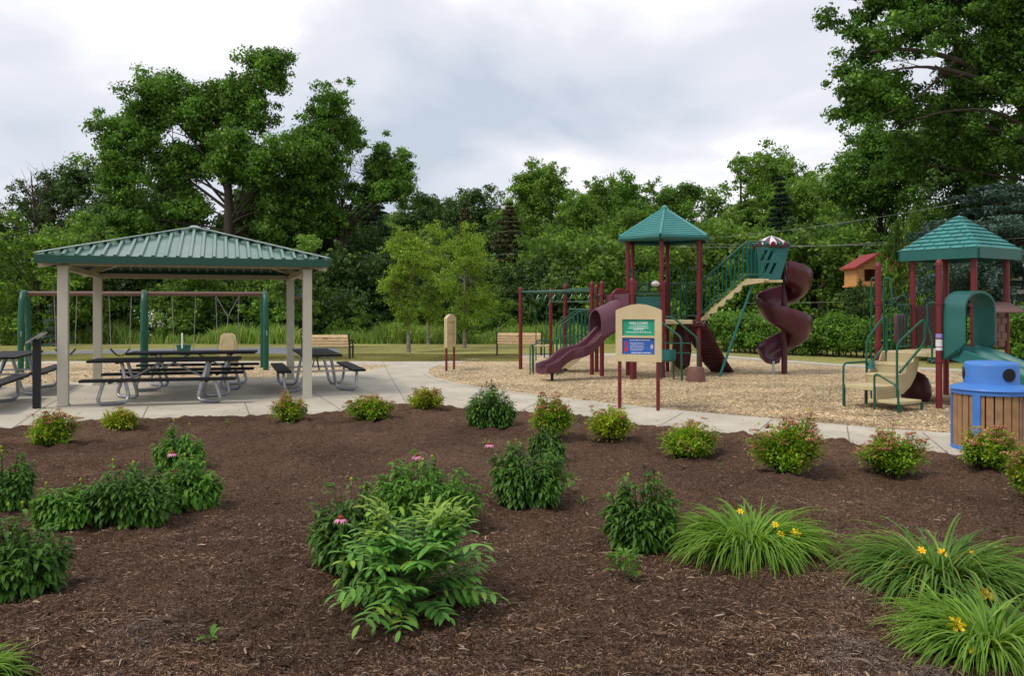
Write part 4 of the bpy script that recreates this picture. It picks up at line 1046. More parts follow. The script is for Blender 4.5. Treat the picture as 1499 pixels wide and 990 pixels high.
# plate built as strips around four slanted slots
poly=[(1108,361.5),(1156,362),(1141.5,411.5),(1111.5,411.5)]
mb=MB()
def pt(px,py): return W(px,py,Yp+ (px-1108)*.0035)
def quad(a,b,c,d): mb.prism([pt(*a),pt(*b),pt(*c),pt(*d)],(0,.035,0))
slots=[((1119,366),(1124,366),(1117,381),(1112.8,381)),((1128.6,366),(1133.6,366),(1119.6,401),(1115,401)),((1133,385),(1137.4,385),(1129,401),(1124.4,401))]
# simple decomposition by rows
ys=[361.5,366,381,385,401,411.5]
import itertools
def edgeL(y): return 1108+(y-361.5)/(411.5-361.5)*3.5
def edgeR(y): return 1156-(y-361.5)/(411.5-361.5)*14.5
SL4=[((1119.5,1124.5),366,(1112.8,1117.5),381),((1129,1134),366,(1122.5,1127),381),((1122.6,1127.4),385,(1115.5,1120),401),((1132.6,1137.4),385,(1125.6,1130),401)]
for y0,y1 in zip(ys,ys[1:]):
    cuts=[s for s in SL4 if s[1]==y0 and s[3]==y1]
    xl0,xl1=edgeL(y0),edgeL(y1)
    for (t0,_,t1,_) in cuts:
        quad((xl0,y0),(t0[0],y0),(t1[0],y1),(xl1,y1)); xl0,xl1=t0[1],t1[1]
    quad((xl0,y0),(edgeR(y0),y0),(edgeR(y1),y1),(xl1,y1))
tw=build('tower_panel',mb,'teal_plastic',lt)
# other three sides of the tower turret
Yb=20.95
for a,b in (((1108,Yp),(1109,Yb)),):
    pass
mb=MB()
fl0,fl1=pt(1108,361.5),pt(1111.5,411.5); fr0,fr1=pt(1156,362),pt(1141.5,411.5)
bk_=V(0,.8,0)
mb.prism([fr0,fr1,fr1+bk_,fr0+bk_],(-.035,0,0)); mb.prism([fl0+bk_+V(0,.04,0),fr0+bk_+V(0,.04,0),fr1+bk_+V(0,.04,0),fl1+bk_+V(0,.04,0)],(0,.035,0))
build('tower_panel',mb,'teal_plastic',lt)
mb=MB(); cc=(fl0+fr0)/2; mb.box(V((fl1.x+fr1.x)/2,Yp+.45,fl1.z+.0),(.62,.85,.06)); build('deck',mb,'tan_deck',lt)
# striped cap
cz=fl0.z; cx_=W(1129,0,Yp+.45).x; cc=V(cx_,Yp+.45,cz)
nS=16; Rc=.42
for k in range(nS):
    a0=2*PI*k/nS; a1=2*PI*(k+1)/nS; mb=MB()
    def cp(r,z,a): return cc+V(r*math.cos(a),r*math.sin(a),z)
    prof=[(Rc,.06),(Rc*1.0,.10),(Rc*.93,.14),(Rc*.5,.24),(.03,.31)]
    rows=[]
    for r_,z_ in prof: rows.append([cp(r_,z_,a0+(a1-a0)*j/3) for j in range(4)])
    mb.grid(rows); 
    build('cap_stripe',mb,'white_stripe' if k%2 else 'plum_light',lt,smooth=True)
    mb=MB(); am=(a0+a1)/2; mb.lathe(cp(Rc*1.0,.085,am),[(.001,-.01),(.055,-.01),(.06,.02),(.04,.045),(.001,.05)],10,ax=(math.cos(am),math.sin(am),0)); build('cap_scallop',mb,'post_red' if k%2 else 'hood_teal',lt,smooth=True)
mb=MB(); mb.lathe(cc,[(.02,0),(Rc+.03,0),(Rc+.03,.05),(.02,.06)],32); build('cap_rim',mb,'dark_maroon',lt,smooth=True)
# spiral slide
SC_=V(6.96,20.95,0)
mb=MB(); mb.cyl(z3(SC_,-.02),z3(SC_,2.9),.075,16); build('spiral_pole',mb,'spiral_maroon',lt,smooth=True)
rows=[]; n=96; th0=math.radians(-100); SK=.95; th1=th0+math.radians(650)
for i in range(n+1):
    t=i/n; a=th0+(th1-th0)*t; z=2.35-(2.35-.22)*t
    if t>.93: z=2.35-(2.35-.22)*.93-(t-.93)*.5
    wall=.50 if t<.80 else .50-.22*min(1,(t-.80)/.15)
    wall=wall if t>.02 else .5
    sec=[(.05,.22),(.07,.24),(.10,.10),(.20,.0),(.36,-.03),(.50,.02),(.60,.12),(.66,.26),(.69,wall),(.72,wall+.02),(.735,wall-.01),(.70,.22),(.62,.04),(.50,-.06),(.34,-.10),(.14,-.06)]
    k=1.0 if t<.95 else 1-.0*(t-.95)
    rows.append([SC_+V(SK*r_*math.cos(a),SK*r_*math.sin(a),z+h) for r_,h in sec])
mb=MB(); mb.grid(rows,True); m_=len(rows[0]); mb.f.append(list(range(m_))); mb.mi.append(0); k=len(mb.v); mb.f.append([k-m_+i for i in range(m_)][::-1]); mb.mi.append(0)
build('spiral_slide',mb,'spiral_maroon',lt,smooth=True)
q=SC_+V(-.36,-.25,0); mb=MB(); mb.cyl(z3(q,-.02),z3(q,.34),.03,8); build('spiral_foot',mb,'galvanised',lt,smooth=True)
mb=MB(); q=SC_+V(0,0,0)
# long teal support pole
mb=MB(); mb.cyl(z3(G3(1053,551.5),-.02),W(1103.5,411,20.1),.032,10); build('support_pole',mb,'teal_plastic',lt,smooth=True)

# stepping pods standing on their own
def pod(px,py,r0,r1,h,m,label):
    c=G3(px,py); c.y+=r0; t=MB(); t.lathe(V(c.x,c.y,0),[(r0,-.02),(r0*1.02,.02),(r1*1.03,h-.03),(r1*.97,h),(.01,h+.005)],24)
    for k in range(12):
        a=2*PI*k/12; t.tube([V(c.x+r0*1.0*math.cos(a),c.y+r0*math.sin(a),0),V(c.x+r1*math.cos(a),c.y+r1*math.sin(a),h-.04)],.012,5)
    o=build('stepping_pod',t,m,None,smooth=True,origin=c); tag(o,label,'stepping pod',None)
pod(1021.5,559.5,.215,.18,.32,'pod_brown','brown tapered stepping pod standing in the chips beneath the green handrail')
pod(997,544,.24,.22,.36,'beige_plastic','beige round stepping pod behind the brown one')
# ================================================================ trees
def branch_pts(a,b,r,sag=.0,n=5,k=.12):
    d=b-a; L=np.linalg.norm(d); c=a+d*.5+np.array([0,0,L*sag])+r.normal(0,L*k*.5,3)
    ts=np.linspace(0,1,n)[:,None]; return a*(1-ts)**2+2*c*ts*(1-ts)+b*ts**2
def tree(name,label,px=None,Y=None,lobes=(),nclump=120,nleaf=300,size=.17,lm='leaf_mid',bm_='bark',tr=.25,clr=.9,seed=0,group=None,cat='tree',limbs=30,th=None,lean=(0,0),flat=.65,loc=None,asp=.55,fill=.25,up=.3,shell=.55,trunk_top=.75):
    r=np.random.default_rng(seed)
    x,y=loc if loc else ((px-HX)/FL*Y,Y)
    t=thing(name,label,cat,(x,y,0),0,group)
    lob=np.array(lobes,float) # cx,cy,cz,rx,ry,rz
    wgt=(lob[:,3]*lob[:,4]*lob[:,5])**(.67); wgt/=wgt.sum()
    K=nclump*2; li=r.choice(len(lob),K,p=wgt); dirs=norm(r.normal(size=(K,3))); rad=(fill+(1-fill)*r.random(K)**shell)[:,None]
    cc=lob[li,:3]+dirs*rad*lob[li,3:]
    from mathutils import noise as _ns
    nv=np.array([_ns.noise(V(*(c/(clr*2.1)))+V(seed,0,0)) for c in cc]); keep=np.argsort(-nv+.12*r.random(K))[:nclump]; cc=cc[keep]
    cc[:,2]=np.maximum(cc[:,2],.15)
    # every bough carries several ragged sprigs stretched outwards
    ns=5; ctr_=np.array(lobes,float)[:,:3].mean(0); bo=cc.copy(); outw=norm(np.repeat(bo-ctr_*np.array([1,1,.75]),ns,0)+1e-4)
    cc=np.repeat(bo,ns,0)+r.normal(0,.42,(nclump*ns,3))*clr+outw*(np.abs(r.normal(0,.42,(nclump*ns,1))))*clr
    cc[:,2]=np.maximum(cc[:,2],.15); nclump*=ns; nleaf=nleaf/ns*1.0; clr=clr*.52
    cs=clr*(.5+.9*r.random(nclump))
    nl=np.maximum(6,(nleaf*(cs/clr)**1.6)).astype(int); idx=np.repeat(np.arange(nclump),nl); M=len(idx)
    o_=r.normal(0,.46,size=(M,3)); o_*=np.minimum(1,1.15/np.maximum(np.linalg.norm(o_,axis=1,keepdims=True),1e-6))
    o_*=np.array([1,1,flat]); P_=cc[idx]+o_*cs[idx][:,None]
    P_[:,2]=np.maximum(P_[:,2],.03)
    nn=norm(o_)+r.normal(0,.55,(M,3))+np.array([0,0,up])
    f=polys('foliage' if cat!='tree' else 'crown',leafquads(P_,nn,size,asp,r),lm,t)
    top=max(l[2] for l in lobes); H=th or top
    mb=MB(); lx,ly=lean
    tn=7; tp_=[V(lx*(i/tn)**1.3+ (r.normal(0,.06) if i else 0)*tr*2,ly*(i/tn)**1.3,H*trunk_top*i/tn-(.05 if i==0 else 0)) for i in range(tn+1)]
    mb.tube(tp_,[tr*(1.25 if i==0 else 1-.72*i/tn) for i in range(tn+1)],9)
    build('trunk',mb,bm_,t,smooth=True,local=True)
    if limbs:
        mb=MB(); order=r.permutation(nclump)[:limbs]
        for j in order:
            b=cc[j]; hf=min(.97,max(.32,.35+.6*(b[2]/H)-r.random()*.2)); ii=hf*tn; i0=int(ii); a=tp_[i0].lerp(tp_[min(i0+1,tn)],ii-i0)
            pts=branch_pts(np.array(a),b,r,.06,6); r0=max(.015,tr*(1-.72*hf)*.34*(.5+.6*r.random())); mb.tube([V(*p) for p in pts],[r0*(1-.82*k/5) for k in range(6)],6)
            for s_ in range(2):
                k=r.integers(0,nclump); b2=cc[k]; 
                if np.linalg.norm(b2-pts[3])<np.linalg.norm(pts[5]-pts[0])*.6+.8:
                    p2=branch_pts(pts[3],b2,r,.03,4); mb.tube([V(*p) for p in p2],[r0*.42*(1-.7*q/3) for q in range(4)],5)
        build('limbs',mb,bm_,t,smooth=True,local=True)
    return t
def conifer(name,label,px,Y,H,Rb,lm,seed,group=None,z0=.6,den=1.0,tr=.18,sparse=0,power=.85,droop=.25,size=.16,bm_='bark'):
    r=np.random.default_rng(seed); x=(px-HX)/FL*Y; t=thing(name,label,'conifer',(x,Y,0),0,group)
    mb=MB(); mb.tube([V(0,0,-.05),V(0,0,H*.5),V(0,0,H)],[tr,tr*.55,.02],8); build('trunk',mb,bm_,t,smooth=True,local=True)
    bb=MB(); Ps=[]; z=z0
    while z<H-.1:
        f=(z-z0)/(H-z0); R=Rb*(1-f)**power*(.75+.4*r.random())+.12; nb=int(r.integers(5,9)); a0=r.random()*6
        for k in range(nb):
            if r.random()<sparse: continue
            a=a0+2*PI*k/nb+r.normal(0,.15); Rk=R*(.7+.45*r.random()); dz=-droop*Rk+ (.22*Rk if f>.6 else 0)
            e=np.array([math.cos(a)*Rk,math.sin(a)*Rk,z+dz]); s=np.array([0,0,z]); 
            if Rk>.6: bb.tube([V(*s),V(*(s*.5+e*.5+np.array([0,0,.06*Rk]))),V(*e)],[.035,.02,.006],4)
            n=int(den*(26+70*Rk)); tt=r.random(n)**.65; base=s*(1-tt[:,None])+e*tt[:,None]; base[:,2]+=.24*Rk*tt*(1-tt)
            side=np.array([-math.sin(a),math.cos(a),0]); wid=(.10+.30*Rk*(1-tt)*.8)[:,None]
            base+=side*r.normal(0,1,(n,1))*wid*.6; base[:,2]-=np.abs(r.normal(0,.09,n))*(.6+Rk*.25)
            Ps.append(base)
        z+=.22+.20*r.random()*(1+.3*Rb/2)
    P_=np.concatenate(Ps); M=len(P_); nn=r.normal(0,.5,(M,3))+np.array([0,0,.8])
    polys('crown',leafquads(P_,nn,size,.38,r),lm,t); build('limbs',bb,bm_,t,local=True)
    return t
def lobes_px(Y,px0,L):
    """lobes given as picture ellipses (px,py,rx,ry[,depth]) converted to metres round the trunk column px0 at distance Y"""
    k=Y/FL; out=[]
    for l in L:
        px,py,rx,ry=l[:4]; dp=l[4] if len(l)>4 else 0
        out.append(((px-px0)*k,dp,EYE+(HY-py)*k,rx*k,(l[5] if len(l)>5 else max(rx,ry)*k*.9),ry*k))
    return out
# --- big cottonwood behind the shelter
tree('cottonwood_tree','largest broadleaf tree with thick forked trunk rising behind the shelter roof',335,46,
 lobes_px(46,335,[(238,150,24,30),(228,185,34,34),(195,212,34,30),(385,122,34,24),(340,150,32,22),(355,180,34,28),(450,165,32,22,1),(420,190,42,26,1),(300,215,40,28),(385,235,60,34,-1),(200,265,34,28),(250,245,30,28),(390,290,36,30,1.5),(450,250,34,30),(215,322,52,26),(270,300,22,18),(488,148,14,14),(430,310,50,30),(395,105,14,10),(345,240,38,26),(415,225,34,26),(275,232,26,24),(320,195,22,22),(440,215,26,22),(370,330,40,26),(300,165,18,26),(265,180,20,24)]),
 400,470,.18,'leaf_cotton',tr=.55,clr=.95,seed=11,limbs=34,th=13.5,trunk_top=.75,fill=.3,asp=.6)
tree('cottonwood_tree','tall loose tree right of the biggest tree, its right side open against the sky',500,48,
 lobes_px(48,500,[(512,200,14,16),(520,228,24,18),(560,245,30,20),(585,240,16,12),(498,262,30,22),(545,285,34,16),(570,275,22,14),(480,320,40,30)]),
 120,420,.17,'leaf_cotton',tr=.26,clr=.75,seed=12,limbs=45,th=11,fill=.15)
# --- far left trees
tree('oak_tree','dark half bare tree at the left edge with twisted limbs',25,52,lobes_px(52,25,[(5,300,30,40),(0,360,45,45),(60,330,30,30),(-60,330,50,60),(20,400,60,40)]),70,170,.2,'leaf_dark',tr=.3,clr=.75,seed=13,limbs=50,th=10,group='trees beyond the meadow')
tree('oak_tree','dark tree with a rounded top left of the biggest tree',120,54,lobes_px(54,120,[(128,262,24,22),(95,300,42,38),(140,310,40,35),(80,350,60,40),(150,370,55,40)]),110,240,.2,'leaf_dark',tr=.3,clr=.85,seed=14,limbs=45,th=11,group='trees beyond the meadow')
def bare(px,Y,H,seed,label):
    r=np.random.default_rng(seed); x=(px-HX)/FL*Y; t=thing('dead_tree',label,'tree',(x,Y,0)); mb=MB(); mb.tube([V(0,0,-.05),V(.2,0,H*.55),V(-.2,0,H)],[.22,.13,.02],7); build('trunk',mb,'bark',t,smooth=True,local=True); bb=MB()
    for i in range(34):
        z=H*(.35+.6*r.random()); a=r.random()*2*PI; L=(H-z)*.45+.8; s=np.array([0.1,0,z]); e=s+np.array([math.cos(a)*L*.7,math.sin(a)*L*.7,L*.75]); p=branch_pts(s,e,r,-.05,5,.25); bb.tube([V(*q) for q in p],[.05,.035,.025,.016,.008],4)
        for k in range(3):
            s2=p[2+k%2]; e2=s2+r.normal(0,.5,3)+np.array([0,0,.5]); bb.tube([V(*s2),V(*e2)],[.018,.006],3)
    build('limbs',bb,'bark',t,local=True)
bare(50,49,9.8,3,'leafless dead tree with bare twigs at the far left against the sky')
GT='trees beyond the meadow'; GS='bushes along the meadow'
# mid green tree at left behind the swing arch
tree('maple_tree','mid green rounded tree left of the shelter roof corner',55,38,lobes_px(38,55,[(35,370,50,36),(85,385,50,36),(10,420,60,40),(90,430,60,36),(40,455,70,30)]),110,260,.17,'leaf_mid',tr=.16,clr=.7,seed=15,group=GT)
tree('maple_tree','bright green young tree just above the shelter roof at left',130,41,lobes_px(41,130,[(130,352,26,18),(150,385,50,30),(110,410,40,34)]),50,220,.16,'leaf_light',tr=.12,clr=.6,seed=16,group=GT)
tree('maple_tree','bright green young tree peeping over the right end of the shelter roof',445,34,lobes_px(34,445,[(441,358,12,10),(440,378,22,18),(432,410,30,26),(440,440,30,24)]),50,170,.13,'leaf_light',tr=.08,clr=.42,seed=17,group=GT)
# dark wall of trees behind shelter: one prototype, copied
pa_=tree('elm_tree','dark full elm at the far left edge',-60,50,[(0,0,5.2,2.6,2.6,2.6),(-1.6,.5,3.6,2.2,2.2,2.2),(1.8,-.3,3.8,2.2,2.2,2.2),(0,0,2.0,3.2,2.4,1.8),(.6,0,7.2,1.6,1.6,1.5)],230,380,.17,'leaf_dark',tr=.22,clr=.8,seed=18,group=GT)
pb_=tree('elm_tree','mid green elm behind the play structures, left of the hexagonal roof',858,62,[(0,0,6.4,2.8,2.8,2.6),(-2,.5,4.4,2.3,2.3,2.4),(2.2,-.3,4.2,2.4,2.4,2.4),(0,0,2.0,3.4,2.4,1.8),(-.5,0,8.6,1.7,1.7,1.5)],230,380,.17,'leaf_mid',tr=.22,clr=.8,seed=19,group=GT)
pc_=tree('elm_tree','bright green tree right of the hexagonal roof',1045,52,[(0,0,4.6,2.4,2.4,2.2),(-1.6,.5,3.2,1.9,1.9,1.9),(1.8,-.3,3.0,2.0,2.0,2.0),(0,0,1.6,2.8,2.2,1.6),(.5,0,6.3,1.3,1.3,1.2)],190,330,.15,'leaf_bright',tr=.18,clr=.7,seed=20,group=GT)
def put(src,px,Y,sc_,rot,label): return dup(src,at(px,Y),rot,sc_,label=label,group=src.get('group'))
for i,(px,Y,s,l) in enumerate([(165,50,1.0,'dark elm behind the left post of the shelter'),(230,53,1.15,'dark elm directly behind the left half of the shelter roof'),(395,55,1.25,'dark elm under the crown of the biggest tree, right of its trunk'),(470,52,1.15,'dark elm right of the shelter roof corner'),(530,58,1.0,'dark elm left of the young birches'),(330,60,.9,'dark elm hidden behind the trunk of the biggest tree'),
  (615,86,1.55,'dark elm on the skyline above the left birch'),(655,92,1.5,'dark elm on the skyline right of the left birch'),(705,88,1.6,'dark elm on the skyline between the two spruces'),(770,90,1.55,'dark elm on the skyline above the far park bench'),(640,74,1.0,'dark elm in the wood behind the middle birch'),(740,70,1.0,'dark elm in the wood below the tallest middle spruce'),(830,80,1.2,'dark elm in shade left of the monkey bars')]):
    put(pa_,px,Y,s,i*1.3,l)
for i,(px,Y,s,l) in enumerate([(800,82,1.55,'green elm with the broad domed top on the middle skyline'),(585,84,1.5,'green elm on the skyline at the left end of the middle wood'),(885,70,1.25,'green elm with a ragged top on the skyline left of the hexagonal roof'),(1000,66,1.1,'green elm directly behind the right side of the hexagonal roof'),(1060,58,1.05,'green elm behind the upper stairs to the spiral slide'),(1110,64,1.35,'green elm above the spiral slide'),(930,50,.75,'green elm low behind the left posts of the hexagonal tower'),
  (1180,56,1.0,'green elm right of the dark spruce above the spiral slide'),(1020,50,.72,'low green elm behind the upper stairs'),(1215,74,1.8,'tall pale green elm left of the overhanging oak'),(985,48,.62,'low green elm seen between the posts of the hexagonal tower')]):
    put(pc_ if any(w in l for w in ('low green','skyline at the left','upper stairs','tall pale')) else pb_,px,Y,s,i*1.7+.4,l)
tree('cottonwood_tree','bright broadleaf tree with a ragged crown directly above the hexagonal roof',960,57,lobes_px(57,960,[(925,290,24,22),(965,278,26,22),(1002,300,24,22),(950,320,50,24),(985,330,46,26),(940,350,40,30)]),90,260,.2,'leaf_cotton',tr=.25,clr=.75,seed=21,group=GT)
tree('cottonwood_tree','slender tree with a separate tuft of crown above the upper stairs',1085,60,lobes_px(60,1085,[(1085,240,24,11),(1088,256,22,14),(1082,275,14,9),(1085,320,36,24),(1115,330,40,26),(1070,350,44,30)]),80,260,.2,'leaf_mid',tr=.22,clr=.62,seed=22,group=GT,fill=.1,trunk_top=.95)
# spruces
conifer('spruce_tree','tallest brownish spruce in the middle of the wood',746,66,10.3,2.9,'leaf_spruce',31,size=.2,den=3.2,power=.8)
conifer('spruce_tree','narrow spruce with a tufted top left of the tallest middle spruce',681,70,11,2.0,'leaf_spruce',32,size=.2,den=3,power=.9)
conifer('spruce_tree','dark open spruce between the shelter roof and the young birches',548,56,9.6,2.6,'leaf_spruce_dark',33,den=2.2,sparse=.25,power=.7)
conifer('spruce_tree','brownish spruce behind the monkey bars',815,68,9.2,2.3,'leaf_spruce',34,den=2.6,sparse=.1)
conifer('spruce_tree','dark pointed spruce rising behind the spiral slide',1142,54,10.6,2.2,'leaf_spruce_dark',35,den=2.4)
conifer('spruce_tree','small brown spruce left of the young birches',590,60,7.6,2.0,'leaf_spruce',36,den=2.2)
conifer('blue_spruce_tree','broad blue spruce right behind the square shingled roof',1462,27,5.9,4.0,'leaf_blue_spruce',37,den=2.6,power=.5,droop=.18,size=.13,z0=.4)
conifer('blue_spruce_tree','small blue spruce at the meadow edge seen through the green swing arch',78,36,2.1,.7,'leaf_blue_spruce',38,den=1.2,size=.09,z0=.15,tr=.05)
# overhanging oak at right
tree('oak_tree','huge oak overhanging from the right edge with dark arching limbs',1640,30,
 lobes_px(30,1640,[(1260,45,48,38),(1250,110,46,36),(1300,140,44,30),(1345,60,70,60),(1280,175,46,24),(1420,30,90,60),(1400,120,70,60,1),(1470,100,80,70),(1360,200,60,36,1),(1560,40,120,80),(1480,210,80,60,1),(1560,170,100,90),(1660,60,120,110),(1620,210,110,90),(1330,-20,70,50),(1480,-50,140,60),(1238,150,24,26)]),
 430,520,.14,'leaf_oak',tr=.42,clr=.66,seed=41,limbs=40,th=13,trunk_top=.8,fill=.25,asp=.6)
def arc_limbs():
    o=[x for x in bpy.data.objects if x.name.startswith('oak_tree') and 'huge oak' in x.get('label','')][0]
    mb=MB(); off=Vector(o.location)
    for L,r0 in (([(1640,330,30),(1560,250,30),(1499,155,30),(1420,90,29.6),(1330,70,29.3),(1275,75,29)],.22),([(1499,155,30),(1430,110,29.5),(1350,95,29),(1290,105,28.8)],.12),([(1440,100,29.7),(1380,50,29.5),(1300,20,29.4)],.10),([(1400,85,29.5),(1350,140,29.3),(1290,170,29)],.07),([(1520,200,30),(1460,160,29.6),(1390,160,29.4),(1320,180,29.2)],.09)):
        pts=[W(*p)-off for p in L]; pts=fillet(pts,1.2,3); n=len(pts); mb.tube(pts,[r0*(1-.8*i/(n-1)) for i in range(n)],8)
    build('limbs',mb,'bark',o,smooth=True,local=True)
arc_limbs()
tree('maple_tree','dense tree rising above the orange hut',1290,44,lobes_px(44,1290,[(1255,260,44,36),(1300,230,50,40),(1350,240,60,50),(1270,310,50,40),(1330,320,60,50),(1240,370,40,40)]),170,300,.18,'leaf_oak',tr=.3,clr=.85,seed=42,limbs=40,group=GT)
tree('maple_tree','dense dark tree filling the right edge behind the blue spruce',1440,38,lobes_px(38,1440,[(1400,230,60,50),(1460,210,70,50),(1530,230,80,60),(1400,300,60,50),(1480,310,80,60),(1560,330,90,80),(1380,360,50,50)]),210,290,.17,'leaf_dark',tr=.3,clr=.85,seed=43,limbs=40,group=GT)
tree('maple_tree','pale green tree at the skyline left of the dense right hand trees',1215,62,lobes_px(62,1215,[(1205,268,34,26),(1235,290,34,30),(1190,310,40,34),(1225,350,50,40)]),100,240,.2,'leaf_mid',tr=.25,clr=.9,seed=44,group=GT)
# young birches
for i,(px,Y,L,l) in enumerate([(598,31,[(596,352,12,10),(592,372,24,14),(604,395,30,16),(588,420,34,18),(606,445,30,16),(590,462,22,10)],'young birch with pale trunk, left one of three on the lawn'),
   (627,37.8,[(645,346,14,9),(638,365,24,14),(630,392,28,18),(636,425,28,18),(626,455,24,12)],'young birch in the middle and farthest back of the three on the lawn'),
   (680,34,[(674,345,14,9),(680,362,24,14),(692,388,28,16),(672,410,32,16),(694,436,32,16),(684,462,26,12)],'young birch, right one of three on the lawn')]):
    tree('birch_tree',l,px,Y,lobes_px(Y,px,L),90,170,.08,'leaf_birch','bark_pale',tr=.075,clr=.40,seed=50+i,limbs=40,group='young birches on the lawn',asp=.6,fill=.1,trunk_top=.95)
# bushes: prototypes copied along the meadow edge
bL=[(0,0,1.0,1.5,1.2,1.0),(-1.0,.2,.8,1.2,1.0,.8),(1.0,-.2,.85,1.2,1.0,.85),(.2,0,1.9,1.0,.9,.7)]
ba=tree('dark_bush','broad dark bush at the far left edge of the meadow',-30,41,bL,80,170,.13,'leaf_dark',tr=.07,clr=.5,seed=60,group=GS,cat='bush',limbs=8)
bb_=tree('green_bush','mid green bush behind the middle arch of the swing frame',232,40,bL,80,170,.13,'leaf_mid',tr=.07,clr=.5,seed=61,group=GS,cat='bush',limbs=8)
bc_=tree('light_bush','light green bush right of the three birches',728,42,bL,70,150,.12,'leaf_light',tr=.07,clr=.45,seed=62,group=GS,cat='bush',limbs=8)
for i,(s,px,Y,k,l) in enumerate([(ba,35,43,1.5,'dark bush left of the left swing arch'),(ba,110,44,1.6,'dark bush seen through the left bay of the swing frame'),(ba,180,45,1.5,'dark bush left of the middle swing arch'),(ba,300,46,1.7,'dark bush behind the chair swing'),(ba,345,43,1.3,'dark bush right of the chair swing'),(bb_,290,41,1.3,'mid green bush between the two right hand swings'),(bb_,370,42,1.4,'mid green bush behind the right arch of the swing frame'),
  (ba,455,44,1.5,'dark bush behind the near bench'),(ba,505,43,1.75,'dark rounded bush right of the near bench'),(ba,550,45,1.7,'dark bush left of the birches'),(ba,620,46,1.5,'dark bush behind the left birch'),(ba,668,45,1.4,'dark bush behind the panel sign'),(ba,715,46,1.6,'dark bush right of the birches'),(ba,765,44,1.45,'dark bush behind the far bench'),(ba,800,46,1.7,'dark bush behind the far monkey bar post'),
  (bc_,800,50,2.2,'light green spreading bush above the monkey bars'),(bc_,860,43,1.5,'light green bush behind the wave slide'),(bb_,845,48,2.1,'mid green bush behind the slide deck'),(ba,830,42,1.2,'dark bush low behind the transfer steps'),(bb_,910,42,1.9,'mid green bush behind the welcome sign'),(bb_,965,43,1.7,'mid green bush low between the hexagonal tower posts'),(bb_,1020,45,2.2,'mid green bush behind the climbing ramp'),(ba,1075,46,1.9,'dark bush behind the teal support pole'),
  (bb_,1125,44,2.0,'mid green bush behind the spiral slide'),(bb_,1200,42,2.0,'mid green bush between spiral slide and orange hut'),(ba,1165,48,2.4,'dark bush above the hedge right of the spiral slide'),(ba,1240,50,2.5,'dark bush left below the orange hut'),(bb_,1321,31.0,(.55,.6,1.9),'mid green bush in front of the right half of the orange hut'),(ba,1262,31.8,(.72,.72,.95),'dark low bush just below the orange hut'),(ba,1350,36,1.9,'dark bush above the hedge left of the blue spruce'),(bc_,475,41,1.0,'small light bush behind the near bench'),(bc_,730,46,1.5,'second light bush behind the right birch'),(ba,240,47,1.9,'dark bush below the far house'),(ba,75,47,2.0,'dark bush behind the small blue spruce'),(bc_,1225,45,2.1,'light green bush left of the orange hut'),(bb_,1390,38,1.6,'mid green bush in the shade left of the blue spruce')]):
    put(s,px,Y,k,i*2.1,l)
# hedge at right behind the play area: countable shrubs grown together -> one long clipped hedge
hp0=V(*G(1040,516),0); hp1=V(*G(1640,541),0)
r=np.random.default_rng(70); t=thing('hedge','long rough green hedge along the back of the play area','hedge',(hp0+hp1)/2)
n=64; Ps=[];Ns=[]
dh=(hp1-hp0); dn=np.array(dh.normalized()); side=np.array([-dn[1],dn[0],0]); 
if side[1]<0: side=-side
for i in range(520):
    s=r.random(); c=np.array(hp0)+np.array(dh)*s+side*(.9+1.0*(r.random()-.5)*1.5); z=.15+1.25*r.random()**.7*(.85+.15*math.sin(s*40)+.1*math.sin(s*17)); rad=.34*(.6+.7*r.random()); m=190
    o_=norm(r.normal(size=(m,3)))*(r.random((m,1))**.4)*rad; Ps.append(c+np.array([0,0,z])+o_*np.array([1,1,.8])); Ns.append(norm(o_)+r.normal(0,.6,(m,3))+np.array([0,0,.4]))
P_=np.concatenate(Ps); P_[:,2]=np.maximum(P_[:,2],.03); P_-=np.array(t.location)
polys('foliage',leafquads(P_,np.concatenate(Ns),.10,.55,r),'leaf_hedge',t)
mb=MB()
for i in range(60):
    q=hp0.lerp(hp1,(i+.5)/60)+V(*side)*.9; mb.tube([q,q+V(r.normal(0,.1),r.normal(0,.1),.9)],[.03,.01],5)
build('stems',mb,'bark',t)
# far wood and meadow
r=np.random.default_rng(71)
M=70000; x=(r.random(M)-.5)*260; y=112+8*r.random(M); top=9.5+2.2*np.sin(x*.11)+1.4*np.sin(x*.31+1)+.8*np.sin(x*.9); z=top*r.random(M)**.8
o=polys('far_wood',leafquads(np.stack([x,y,z],-1),r.normal(size=(M,3))+np.array([0,-.6,.5]),1.0,.7,r),'leaf_dark'); tag(o,'dark far-off wood closing the view between the trees',kind='stuff')
def meadow(name,N,x0,x1,p0,p1,h,label,lm='leaf_meadow',seed=1):
    r=np.random.default_rng(seed); px=x0+(x1-x0)*r.random(N); py=p0+(p1-p0)*r.random(N); Y=FL*EYE/(py-HY); X=(px-HX)/FL*Y
    a=r.random(N)*PI; hh=h*(.5+.7*r.random(N))*(.75+.25*np.sin(X*.9)+.15*np.sin(X*2.3+Y)); w_=.014+.02*r.random(N); ln=r.normal(0,.22,(N,2))*hh[:,None]
    P=np.zeros((N,4,3)); dx_=np.cos(a)*w_; dy_=np.sin(a)*w_
    P[:,0]=np.stack([X-dx_,Y-dy_,0*X-.02],-1); P[:,1]=np.stack([X+dx_,Y+dy_,0*X-.02],-1); P[:,2]=np.stack([X+ln[:,0]*.6+dx_*.6,Y+ln[:,1]*.6,hh*.65],-1); P[:,3]=np.stack([X+ln[:,0]*1.2,Y+ln[:,1]*1.2,hh],-1)
    o=polys(name,P,lm); tag(o,label,kind='stuff')
meadow('meadow_grass',90000,-80,1000,488,503.5,.85,'tall meadow grass and weeds along the wood edge')
meadow('lawn_tufts',90000,-60,760,518.5,529,.03,'short blades of the lawn','lawn_blade',2)
